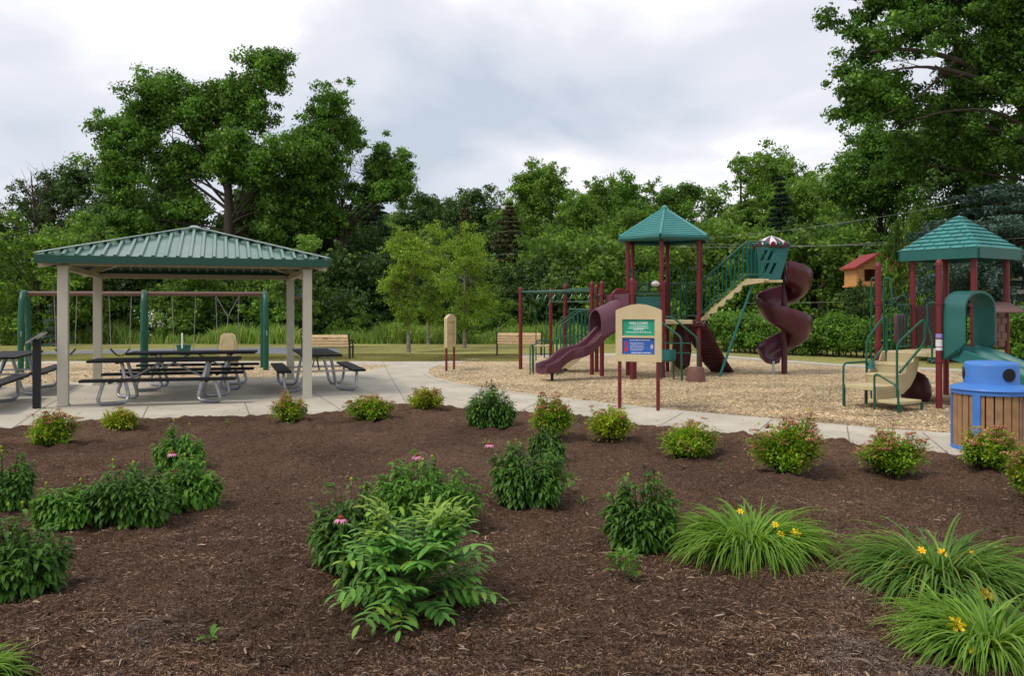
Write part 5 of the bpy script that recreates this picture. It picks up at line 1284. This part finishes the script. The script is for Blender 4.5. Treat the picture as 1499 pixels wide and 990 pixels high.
# white elder flowers bush detail near x=230 and x=400
def flowers(px,py,Y,n,s,seed,parent=None):
    r=np.random.default_rng(seed); c=np.array(W(px,py,Y)); P_=c+r.normal(0,1,(n,3))*np.array([s,s*.6,s*.7]); return leafquads(P_,r.normal(0,.3,(n,3))+np.array([0,-.5,1]),.07,.9,r)
mat('white_flower',(.75,.75,.66),.7)
o=polys('flowering_shrub',flowers(228,470,38.6,260,.34,5),'white_flower'); tag(o,'white flower heads on a shrub behind the middle swing arch','flowers')
# ---------------------------------------------------------------- houses, hoop, wires
def house(label,c,w,dp,h,rh,mw,mr,wins,rot=0):
    t=thing('house',label,'house',(c.x,c.y,0)); X=V(math.cos(rot),math.sin(rot),0); Yv=V(-math.sin(rot),math.cos(rot),0)
    z0=c.z
    mb=MB(); mb.box(V(c.x,c.y,(h+z0)/2-.05)+Yv*dp/2,(w,dp,h+z0+.1),X,Yv); build('wall',mb,mw,t)
    mb=MB(); o_=V(c.x,c.y,0)
    def q(a,b,z): return o_+X*a+Yv*b+V(0,0,z)
    e=w/2+.4; H=h+z0
    mb.add([q(-e,-.5,H-.1),q(e,-.5,H-.1),q(e,dp/2,H+rh),q(-e,dp/2,H+rh),q(e,dp+.5,H-.1),q(-e,dp+.5,H-.1),q(-e,-.5,H-.25),q(e,-.5,H-.25),q(e,dp+.5,H-.25),q(-e,dp+.5,H-.25)],[(0,1,2,3),(3,2,4,5),(0,6,7,1),(5,4,8,9),(6,9,8,7),(0,3,5,9,6),(1,7,8,4,2)])
    build('roof',mb,mr,t)
    for a,z,ww,wh in wins:
        mb=MB(); 
        for da,dz,sw,shh in ((0,wh/2,ww+.1,.07),(0,-wh/2,ww+.1,.07),(-ww/2,0,.07,wh+.1),(ww/2,0,.07,wh+.1),(0,0,.05,wh)): mb.box(q(a+da,-.02,z+dz),(sw,.08,shh),X,Yv)
        f=build('window',mb,'house_white',t); mb=MB(); mb.box(q(a,-.005,z),(ww,.03,wh),X,Yv); build('pane',mb,'window_dark',f)
    return t
house('dark grey house with white window frames glimpsed under the shelter roof',W(235,450,60)*1.0-V(0,0,W(235,450,60).z),9,6,4.4,1.5,'house_grey','house_roof',[(-2.6,3.3,1.0,1.2),(1.0,3.7,.7,1.0),(1.9,3.7,.7,1.0),(-.8,1.5,1.2,1.2)])
house('house with a brown shingled roof glimpsed behind the right swing arch',V(W(425,0,58).x,58,0),8.5,6,3.0,1.7,'house_grey','house_roof_brown',[(0,1.6,1.2,1.1)])
house('low house with a grey roof in the wood above the far bench',V(W(770,0,64).x,64,0),7.5,5,3.1,1.3,'house_grey','house_roof',[(-1.5,2.0,1.3,1.0),(1.4,2.0,1.0,1.0)])
# orange hut on stilts
Yh=33; c=V(W(1284,0,Yh).x,Yh,0); t=thing('orange_hut','small orange wooden hut with a red roof raised among the bushes','hut',c)
k=Yh/FL; zb=EYE+(HY-417)*k; zt=EYE+(HY-390)*k; hw=29*k
mb=MB()
for x0,x1,z0,z1 in ((-hw,-.52,zb,zt),(-.08,hw,zb,zt),(-.52,-.08,zb,zb+.14),(-.52,-.08,zt-.12,zt)): mb.box(c+V((x0+x1)/2,0,(z0+z1)/2),(x1-x0,.05,z1-z0))
mb.prism([c+V(-hw,-.025,zt+.001),c+V(hw,-.025,zt+.001),c+V(0,-.025,zt+.42)],(0,.05,0)); mb.box(c+V(-hw,.62,(zb+zt)/2),(.05,1.2,zt-zb)); mb.box(c+V(hw,.62,(zb+zt)/2),(.05,1.2,zt-zb)); mb.box(c+V(0,1.22,(zb+zt)/2),(2*hw,.05,zt-zb)); mb.box(c+V(0,.6,zb-.04),(2*hw+.16,1.36,.08))
build('wall',mb,'orange_wood',t)
mb=MB()
for s in (-1,1): mb.bar(c+V(s*(hw+.16),-.2,zt-.10),c+V(0,-.2,zt+.47),.03,.05,(0,1,0)); mb.add([c+V(s*(hw+.18),-.22,zt-.10),c+V(0,-.22,zt+.48),c+V(0,1.4,zt+.48),c+V(s*(hw+.18),1.4,zt-.10),c+V(s*(hw+.18),-.22,zt-.04),c+V(0,-.22,zt+.54),c+V(0,1.4,zt+.54),c+V(s*(hw+.18),1.4,zt-.04)],[(0,1,2,3),(7,6,5,4),(0,4,5,1),(3,2,6,7),(0,3,7,4)])
build('roof',mb,'red_roof',t)
for sx in (-1,1):
    for yy in (.1,1.1): mb=MB(); mb.box(c+V(sx*(hw-.1),yy,zb/2-.05),(.1,.1,zb)); build('stilt',mb,'bark',t)
# red roof at the right edge
Yr=40; c=V(W(1485,0,Yr).x,Yr,0); t=thing('house','house with a red roof mostly hidden by trees at the right edge','house',c)
mb=MB(); z1=EYE+(HY-300)*Yr/FL; mb.box(c+V(.9,1.5,z1/2),(3.0,3,z1)); build('wall',mb,'house_white',t)
mb=MB(); mb.add([c+V(-.85,-.3,z1-.05),c+V(2.6,-.3,z1-.05),c+V(2.6,1.5,z1+.75),c+V(-.85,1.5,z1+.75),c+V(-.85,3.3,z1-.05),c+V(2.6,3.3,z1-.05)],[(0,1,2,3),(3,2,5,4),(0,3,4),(1,5,2),(0,4,5,1)]); build('roof',mb,'red_roof',t)
# basketball hoop
Yb_=34; c=V(W(452,0,Yb_).x,Yb_,0); t=thing('basketball_hoop','basketball backboard on a dark pole between the right hand shelter posts','basketball hoop',c)
mb=MB(); mb.tube([c,c+V(0,0,2.4)],.05,10); build('pole',mb,'bench_black',t,smooth=True)
mb=MB(); bc=W(439,427,Yb_-.4)
for a in (-.14,.14):
    for b in (-.17,.17): mb.box(bc+V(a,0,b),(.25,.03,.30))
build('backboard',mb,'backboard',t,bevel=.01)
mb=MB(); mb.bar(c+V(0,0,2.35),bc+V(.1,.05,.1),.04,.04); mb.bar(c+V(0,0,2.1),bc+V(.1,.05,-.1),.04,.04); build('bracket',mb,'galvanised',t)
mb=MB(); rc=bc+V(0,-.25,-.25); mb.tube([rc+V(.22*math.cos(a),.22*math.sin(a),0) for a in [2*PI*i/20 for i in range(20)]],.012,6,closed=True); build('rim',mb,'red_roof',t,smooth=True)
# overhead wires
for i,(a,b,l) in enumerate([((1000,352,40),(1560,268,26),'highest overhead wire sloping up to the right'),((990,362,40),(1560,332,27),'overhead wire passing behind the spiral slide cap and the square roof'),((1090,444,40),(1560,412,30),'lowest overhead wire just above the hedge'),((980,355,41),(1560,345,28),'thin middle overhead wire behind the striped cap'),((330,364,46),(760,372,46),'faint overhead wire in front of the dark spruces')]):
    A0=W(*a); B0=W(*b); pts=[A0.lerp(B0,k/12)+V(0,0,-.25*math.sin(PI*k/12)) for k in range(13)]
    mb=MB(); mb.tube(pts,.007,5); o=build('overhead_wire',mb,'wire',None,origin=A0); tag(o,l,'wire')
# ================================================================ bed plants
def frames(d):
    d=norm(d); up=np.array([0,0,1.]); s=norm(np.cross(d,up)+1e-6); n=np.cross(s,d); return d,s,n
def blades(base,dir_,L,Wd,droop,rng,fold=.25,R=5):
    """lance leaves: (N,R,3cols,3). start at base heading dir_, bending down by droop (radians total)"""
    N=len(base); d,s,n=frames(dir_); P=np.zeros((N,R,3,3)); pos=base.copy(); cur=d.copy(); seg=(L/(R-1))[:,None]
    for i in range(R):
        t=i/(R-1); w=Wd*np.clip(math.sin(PI*min(1,t*.92+.08))**.8,.02,1) if i<R-1 else Wd*.03
        w=w[:,None]; nn=np.cross(s,cur); 
        P[:,i,1]=pos; P[:,i,0]=pos-s*w*.5+nn*w*fold; P[:,i,2]=pos+s*w*.5+nn*w*fold
        ang=(droop/(R-1))[:,None]; cur=norm(cur*np.cos(ang)-nn*np.sin(ang)) ; pos=pos+cur*seg
    return P
def coneflower(label,px,py,wpx,hpx,seed,lm='leaf_cone',n_st=None,flowers=0,seeds=0,group='coneflower clumps in the mulch bed',dep=None,green=2):
    r=np.random.default_rng(seed); s=(py-HY)/EYE  # px per m near the visible foot
    Rx=wpx/2/s; Y0=FL/s+Rx*.72; X0=(px-HX)/FL*Y0; H=hpx/s*.92; sy=(dep or .8)
    z0=mz_(X0,Y0); t=thing('coneflower_plant',label,'plant',(X0,Y0,z0-.01),0,group)
    Rx*=1.14; H*=1.08; n_st=n_st or int(60+150*Rx*Rx*4)
    a=r.random(n_st)*2*PI; rr=np.sqrt(r.random(n_st)); bx=np.cos(a)*rr*Rx*.62; by=np.sin(a)*rr*Rx*.62*sy; hh=H*(.60+.48*r.random(n_st)**1.5)*(1-.36*rr**2)*(.9+.16*np.sin(a*2+seed))
    lean=np.stack([np.cos(a)*rr*Rx*.38,np.sin(a)*rr*Rx*.38*sy,hh],-1)
    mb=MB(); B=[];D=[];Ls=[];Ws=[];Dr=[]
    for i in range(n_st):
        p0=np.array([bx[i],by[i],0]); p1=p0+lean[i]; mb.tube([V(*p0),V(*(p0+lean[i]*np.array([.35,.35,.55]))),V(*p1)],[.005,.004,.002],4,caps=False)
        k=int(13+hh[i]*22)
        tt=.10+.9*r.random(k)**.75; pos=p0+lean[i]*np.stack([tt**1.3,tt**1.3,tt],-1); az=r.random(k)*2*PI
        outw=math.atan2(by[i],bx[i]); az=np.where(r.random(k)<.55,outw+r.normal(0,.8,k),az)
        el=.25+.35*r.random(k)+.35*(tt>.85); B.append(pos); D.append(np.stack([np.cos(az)*np.cos(el),np.sin(az)*np.cos(el),np.sin(el)],-1))
        l=(.115-.05*tt)*(.7+.6*r.random(k)); Ls.append(l); Ws.append(l*(.26+.08*r.random(k))); Dr.append(1.0+1.0*r.random(k))
    B=np.concatenate(B);D=np.concatenate(D)
    P=blades(B,D,np.concatenate(Ls),np.concatenate(Ws),np.concatenate(Dr),r)
    P[...,2]=np.maximum(P[...,2],.012)
    strips('foliage',P,lm,t); build('stems',mb,'stem_green',t,local=True)
    order=np.argsort(-hh); fpos=flowers if isinstance(flowers,list) else []; flowers=len(fpos)
    for j in range(flowers+seeds+green):
        i=order[j*2%n_st]; p=V(bx[i],by[i],0)+V(*lean[i])+V(0,0,.02*r.random())
        if j<flowers: p=V(fpos[j][0]*Rx,fpos[j][1]*Rx,fpos[j][2]*H)
        if j<flowers:
            mb=MB(); mb.lathe(p,[(.006,-.012),(.017,-.004),(.017,.008),(.008,.018),(.001,.02)],10); 
            fl=build('flower_head',mb,'cone_brown',t,smooth=True,local=True)
            mb=MB()
            for k in range(13):
                aa=2*PI*k/13+r.normal(0,.06); u=V(math.cos(aa),math.sin(aa),-.35); sd_=V(-math.sin(aa),math.cos(aa),0)
                mb.add([p+u*.014-sd_*.004,p+u*.03-sd_*.007,p+u*.045+V(0,0,-.012),p+u*.03+sd_*.007,p+u*.014+sd_*.004],[(0,1,2,3,4)])
            build('petals',mb,'cone_pink',fl,local=True)
            mb=MB(); mb.tube([V(p.x*.5,p.y*.5,H*.25),p],[.004,.003],4)
            build('flower_stem',mb,'stem_green',t,local=True)
        else:
            mb=MB(); q=p+V(0,0,.02); mb.lathe(q,[(.003,-.014),(.009,-.004),(.009,.004),(.004,.010),(.001,.011)],8); mb.tube([V(*(np.array([bx[i],by[i],0])+lean[i])),q],[.003,.003],4)
            build('seed_head' if j<flowers+seeds else 'flower_bud',mb,'seed_dark' if j<flowers+seeds else 'leaf_spirea_yellow',t,smooth=True,local=True)
    return t
def daylily(label,px,py,wpx,hpx,seed,lm='leaf_lily',nb=430,fl=(),fm='lily_yellow'):
    nb=int(nb*2.1)
    r=np.random.default_rng(seed); s=(py-HY)/EYE; Rx=wpx/2/s; Y0=FL/s+Rx*.75; X0=(px-HX)/FL*Y0; H=hpx/s*.9
    t=thing('daylily_clump',label,'plant',(X0,Y0,mz_(X0,Y0)-.01),0,'daylily clumps in the mulch bed')
    a=r.random(nb)*2*PI; rr=r.random(nb)**.6; base=np.stack([np.cos(a)*rr*Rx*.40,np.sin(a)*rr*Rx*.34,0*a],-1); az=a+r.normal(0,.7,nb)
    el=np.minimum(1.26,1.28-.50*rr+r.normal(0,.12,nb)); D=np.stack([np.cos(az)*np.cos(el),np.sin(az)*np.cos(el),np.sin(el)],-1)
    L=(H*1.08+Rx*.42)*(.50+.52*r.random(nb)); Wd=.011+.010*r.random(nb); dr=1.25+1.5*r.random(nb)+.35*(1-rr)
    # long arching strap
    R=9; d,sd_,n=frames(D); P=np.zeros((nb,R,3,3)); pos=base.copy(); cur=d.copy(); seg=(L/(R-1))[:,None]
    for i in range(R):
        tt=i/(R-1); w=(Wd*(.75+.5*tt if tt<.4 else (1-tt)/.6*.95+.03))[:,None]; nn=np.cross(sd_,cur)
        P[:,i,1]=pos; P[:,i,0]=pos-sd_*w*.5+nn*w*.35; P[:,i,2]=pos+sd_*w*.5+nn*w*.35
        ang=(dr/(R-1)*(.35+1.35*tt))[:,None]; cur=norm(cur*np.cos(ang)-nn*np.sin(ang)); pos=pos+cur*seg
    P[...,2]=np.maximum(P[...,2],.008+.01*r.random((nb,1,1)))
    strips('foliage',P,lm,t)
    for (fx,fy,fz,sz) in fl:   # relative to clump: fractions of Rx, Ry, H
        p=V(fx*Rx,fy*Rx,fz*H*.84); mb=MB(); face=V(.15*fx,-.65,.75).normalized(); ax_=face.orthogonal().normalized(); ay=face.cross(ax_)
        for k in range(6):
            aa=2*PI*k/6+(.0 if k%2 else .05); u=ax_*math.cos(aa)+ay*math.sin(aa); sd=ax_*-math.sin(aa)+ay*math.cos(aa); w=.013*sz
            pts=[p,p+u*.02*sz+face*.02*sz-sd*w,p+u*.042*sz+face*.026*sz-sd*w*.9,p+u*.058*sz+face*.016*sz,p+u*.042*sz+face*.026*sz+sd*w*.9,p+u*.02*sz+face*.02*sz+sd*w]
            mb.add(pts,[(0,1,2),(0,2,3),(0,3,4),(0,4,5)])
        f=build('flower',mb,fm,t,local=True)
        mb=MB()
        for k in range(4): mb.tube([p,p+face*.04*sz+ax_*.006*(k-1.5)],[.0015,.0012],3)
        build('stamen',mb,'lily_orange',f,local=True)
        mb=MB(); mb.tube([V(fx*Rx*.4,fy*Rx*.4,.02),V(fx*Rx*.8,fy*Rx*.8,fz*H*.6),p],[.004,.003,.003],5); build('flower_stem',mb,'stem_green',t,smooth=True,local=True)
    return t
def spirea(label,px,py,wpx,hpx,seed,lm='leaf_spirea',red=.35,n=3000,heads=26,size=.034):
    r=np.random.default_rng(seed); s=(py-HY)/EYE; Rx=wpx/2/s*1.16; Y0=FL/s+Rx*.66; X0=(px-HX)/FL*Y0; H=hpx/s*.93; skew=(r.random()-.5)*.3
    t=thing('spirea_shrub',label,'shrub',(X0,Y0,mz_(X0,Y0)-.01),0,'spirea shrubs along the walk')
    nst=90+int(80*Rx*2); mb=MB(); B=[];tips=[]
    for i in range(nst):
        a=r.random()*2*PI; q=r.random()**.55; el=math.acos(min(.98,q*.93)); k=(.74+.30*r.random())*(.88+.24*math.sin(a*3+seed)*math.sin(el*4+seed*2))
        e=np.array([math.cos(a)*math.cos(el)*Rx+skew*Rx*math.sin(el),math.sin(a)*math.cos(el)*Rx*.9,(.18+.80*math.sin(el))*H])*k
        st=np.array([math.cos(a)*.05,math.sin(a)*.05,0]); md=st*.5+e*np.array([.45,.45,.55]); 
        mb.tube([V(*st),V(*md),V(*e)],[.004,.003,.0015],4,caps=False); tips.append(e)
        m=int(n/nst); tt=.35+.65*r.random(m)**.6; pos=(1-tt)[:,None]**2*st+2*(tt*(1-tt))[:,None]*md+(tt**2)[:,None]*e; pos+=r.normal(0,.022+.02*Rx,(m,3)); B.append(pos)
    B=np.concatenate(B); B[:,2]=np.maximum(B[:,2],.02); m=len(B)
    out=norm(B*np.array([1,1,.6])+1e-4); D=out+r.normal(0,.6,(m,3))+np.array([0,0,.25]); l=size*(.7+.7*r.random(m))
    P=blades(B,D,l,l*.56,.3+.6*r.random(m),r,fold=.15,R=3)
    # young reddish shoots on the outer, upper part only
    radn=np.sqrt((B[:,0]/Rx)**2+(B[:,1]/Rx)**2+(B[:,2]/H)**2); redm=(radn>.86)&(r.random(m)<red)&(B[:,2]>.3*H)
    strips('foliage',P[~redm],lm,t); 
    if redm.sum()>10: strips('young_leaves',P[redm],'leaf_spirea_red',t)
    build('stems',mb,'bark',t,local=True)
    tips=sorted(tips,key=lambda e:-e[2]-.3*r.random())[:heads]
    for e in tips:
        k=40; off=r.normal(0,1,(k,3))*np.array([.019,.019,.006]); c=e*1.03+off+np.array([0,0,.02+.02*r.random()]); polys('flower_cluster',leafquads(c,r.normal(0,.5,(k,3))+np.array([0,0,1.]),.017,.8,r),'spirea_pink',t)
    return t
def pinnate(label,px,py,wpx,hpx,seed):
    r=np.random.default_rng(seed); s=(py-HY)/EYE; Rx=wpx/2/s; Y0=FL/s+Rx*.75; X0=(px-HX)/FL*Y0; H=hpx/s*.88
    t=thing('ash_sapling',label,'plant',(X0,Y0,mz_(X0,Y0)-.01)); mb=MB(); B=[];D=[];Ls=[];Dr=[]
    for k in range(125):
        a=r.random()*2*PI; hh=H*(.12+.80*r.random()); rr=.12+.22*r.random()
        rootp=np.array([math.cos(a)*.06,math.sin(a)*.05,hh*.72]); el=.55+.6*r.random()+(.2 if hh>H*.7 else 0)-(.4 if hh<H*.4 else 0); L=(.20+.13*r.random())*(1.15 if hh<H*.7 else .85)
        d=np.array([math.cos(a)*math.cos(el),math.sin(a)*math.cos(el),math.sin(el)]); st=rootp+d*np.array([1,1,.4])*Rx*.36*r.random()
        pts=[];cur=d.copy();p=st.copy()
        for i in range(8):
            pts.append(p.copy()); hz=norm(np.array([cur[0],cur[1],0])); cur=norm(cur-np.array([0,0,.085])); p=p+cur*L/7
        mb.tube([V(*q) for q in pts],[.0028]*7+[.001],4,caps=False)
        mb.tube([V(0,0,.0),V(*(st*np.array([.4,.4,.6]))),V(*st)],[.006,.004,.003],4,caps=False)
        for i in range(1,8):
            tan=norm(pts[i]-pts[i-1]); sd=norm(np.cross(tan,[0,0,1.]))
            for sg in ((-1,1) if i<7 else (0,)):
                B.append(pts[i]); dd=norm(sd*sg*.95+tan*(.45 if sg else 1)+np.array([0,0,.05])+r.normal(0,.08,3)); D.append(dd); Ls.append(.076*(.75+.5*math.sin(PI*i/8))*(.85+.3*r.random())); Dr.append(.35+.4*r.random())
    mb.tube([V(0,0,-.02),V(.02,0,H*.5),V(0,.02,H*.85)],[.012,.009,.004],7)
    Ls=np.array(Ls); P=blades(np.array(B),np.array(D),Ls,Ls*.34,np.array(Dr),r,fold=.15)
    P[...,2]=np.maximum(P[...,2],.015)
    yg=(P[:,0,1,2]>H*.87)|(r.random(len(P))<.04); strips('foliage',P[~yg],'leaf_sumac',t); strips('young_leaves',P[yg],'leaf_sumac_young',t); build('stems',mb,'stem_green',t,local=True); return t
def seedling(label,px,py,seed,n=14,L=.07,lm='leaf_cone_bright'):
    r=np.random.default_rng(seed); X0,Y0=G(px,py); t=thing('seedling',label,'plant',(X0,Y0,mz_(X0,Y0)),0,'small seedlings in the mulch'); a=r.random(n)*2*PI; el=.3+1.0*r.random(n)
    B=np.stack([np.cos(a)*.01*(1+n/14*r.random(n)),np.sin(a)*.01*(1+n/14*r.random(n)),.02+.04*r.random(n)*L/.07*(1+n/30)],-1); D=np.stack([np.cos(a)*np.cos(el),np.sin(a)*np.cos(el),np.sin(el)],-1); l=L*(.6+.7*r.random(n))
    strips('foliage',blades(B,D,l,l*.34,.5+.9*r.random(n),r),lm,t)
    mb=MB(); mb.tube([V(0,0,-.01),V(0,0,.05)],[.003,.002],4); build('stem',mb,'stem_green',t,local=True)
S_=[('spirea shrub with red tips, leftmost one along the walk',76,668,74,54,.6,'leaf_spirea'),
('small yellow green spirea in front of the left shelter post',175,643,54,31,.25,'leaf_spirea_yellow'),
('spirea with rusty tips in front of the right shelter post',424,630,58,40,.6,'leaf_spirea'),
('low wide spirea with pinkish tips right of the shelter',541,627,80,41,.55,'leaf_spirea'),
('small pale spirea left of the dark coneflower clump by the walk',622,614,62,32,.25,'leaf_spirea_yellow'),
('loose spirea with brown tips right of the dark coneflower clump by the walk',806,658,76,64,.45,'leaf_spirea'),
('brightest yellow spirea in front of the welcome sign',893,660,74,54,.12,'leaf_spirea_yellow'),
('spirea with pink flower heads sticking up right of the yellow one',1008,686,94,62,.5,'leaf_spirea'),
('largest domed spirea with rusty red tips',1152,718,124,94,.55,'leaf_spirea'),
('domed rusty spirea left of the litter bin',1305,717,106,70,.55,'leaf_spirea'),
('spirea directly in front of the litter bin',1447,712,98,64,.4,'leaf_spirea'),
('spirea cut off by the right edge in front of the litter bin',1516,752,70,88,.4,'leaf_spirea')]
for i,(l,px,py,w_,h_,rd,lm) in enumerate(S_): spirea(l,px,py,w_,h_,100+i,lm,rd,n=int(3600+ w_*40),heads=8 if 'yellow' in l else int(10+w_*.42))
coneflower('dark upright coneflower clump with black seed heads beside the walk',718,638,68,70,200,seeds=9)
coneflower('slim coneflower clump directly behind the middle one and in front of the loose spirea',800,690,44,56,201,'leaf_cone')
coneflower('middle coneflower clump with drooping leaves right of the ash sapling',775,763,100,104,202,'leaf_cone',flowers=[(-1.05,-.2,.92)])
coneflower('coneflower clump left of the first daylily, brown cone at its top',938,833,98,112,203,seeds=2)
coneflower('tall narrow coneflower at the back of the left hand row',262,705,62,66,204,'leaf_cone_bright')
coneflower('coneflower with a pink bloom in the left hand row, right end',275,765,86,88,205,'leaf_cone_bright',flowers=[(-.35,-.3,1.02)])
coneflower('wide dark coneflower clump in the middle of the left hand row',192,794,118,100,206,'leaf_cone')
coneflower('pale low coneflower at the left end of the left hand row',98,796,76,72,207,'leaf_cone_bright')
coneflower('coneflower clump cut by the left edge, upper one',10,766,66,86,208,'leaf_cone')
coneflower('large broad leaved coneflower clump cut by the left edge, lower one',22,900,130,136,209,'leaf_cone')
coneflower('dark coneflower clump left of the ash sapling with a pink bloom',512,868,104,128,210,'leaf_cone',flowers=[(-.05,-.85,.66)])
coneflower('wide coneflower clump behind the ash sapling with one pink bloom',622,808,158,104,211,'leaf_cone_bright',flowers=[(-.15,.1,1.0)])
coneflower('coneflower stems squeezed in left of the ash sapling foot',548,908,84,100,212,'leaf_cone')
pinnate('light green ash sapling with feathery compound leaves in the centre foreground',604,940,196,178,213)
daylily('daylily clump with small yellow flowers, left one of three',1096,856,200,112,220,fl=[(.34,-.2,.62,.5),(.62,-.3,.50,.7),(-.05,.3,.72,.45),(.38,-.35,.5,.5)])
daylily('darker daylily clump with orange yellow flowers, middle one of three',1376,912,236,138,221,'leaf_lily_dark',nb=480,fl=[(-.3,-.1,.62,.5),(-.08,-.2,.62,.55),(.05,-.95,.30,.75),(.42,0,.55,.4)],fm='lily_mid')
daylily('daylily clump cut by the lower right corner with yellow flowers',1450,1030,262,140,222,nb=420,fl=[(-.5,-.15,.56,.8),(-.52,-.5,.4,.55)],fm='lily_yellow')
daylily('daylily leaves poking in at the lower left corner',-45,1050,120,80,223,nb=140)
SD=[('leafy seedling right of the middle coneflower clump',838,722,14,.09),('small seedling just below the leafy one by the middle coneflower clump',833,738,12,.07),('yellowish sprout below the two seedlings of the middle clump',853,757,6,.05),('largest seedling tuft in front of the coneflower left of the daylily',914,872,95,.055),('tiny seedling left of the middle coneflower clump',712,660,9,.06),('tiny sprout in front of the spirea by the right shelter post',424,633,8,.05),('tiny sprout in the mulch between the second and third spireas',330,634,7,.05),('small sprout at the bottom of the photo left of centre',308,968,9,.06),('tiny sprout at the foot of the coneflower left end row',97,668,8,.06),('small leafy seedling by the pink tipped spirea',1055,700,6,.05)]
for i,(l,px,py,n,L) in enumerate(SD): seedling(l,px,py,300+i,n,L)
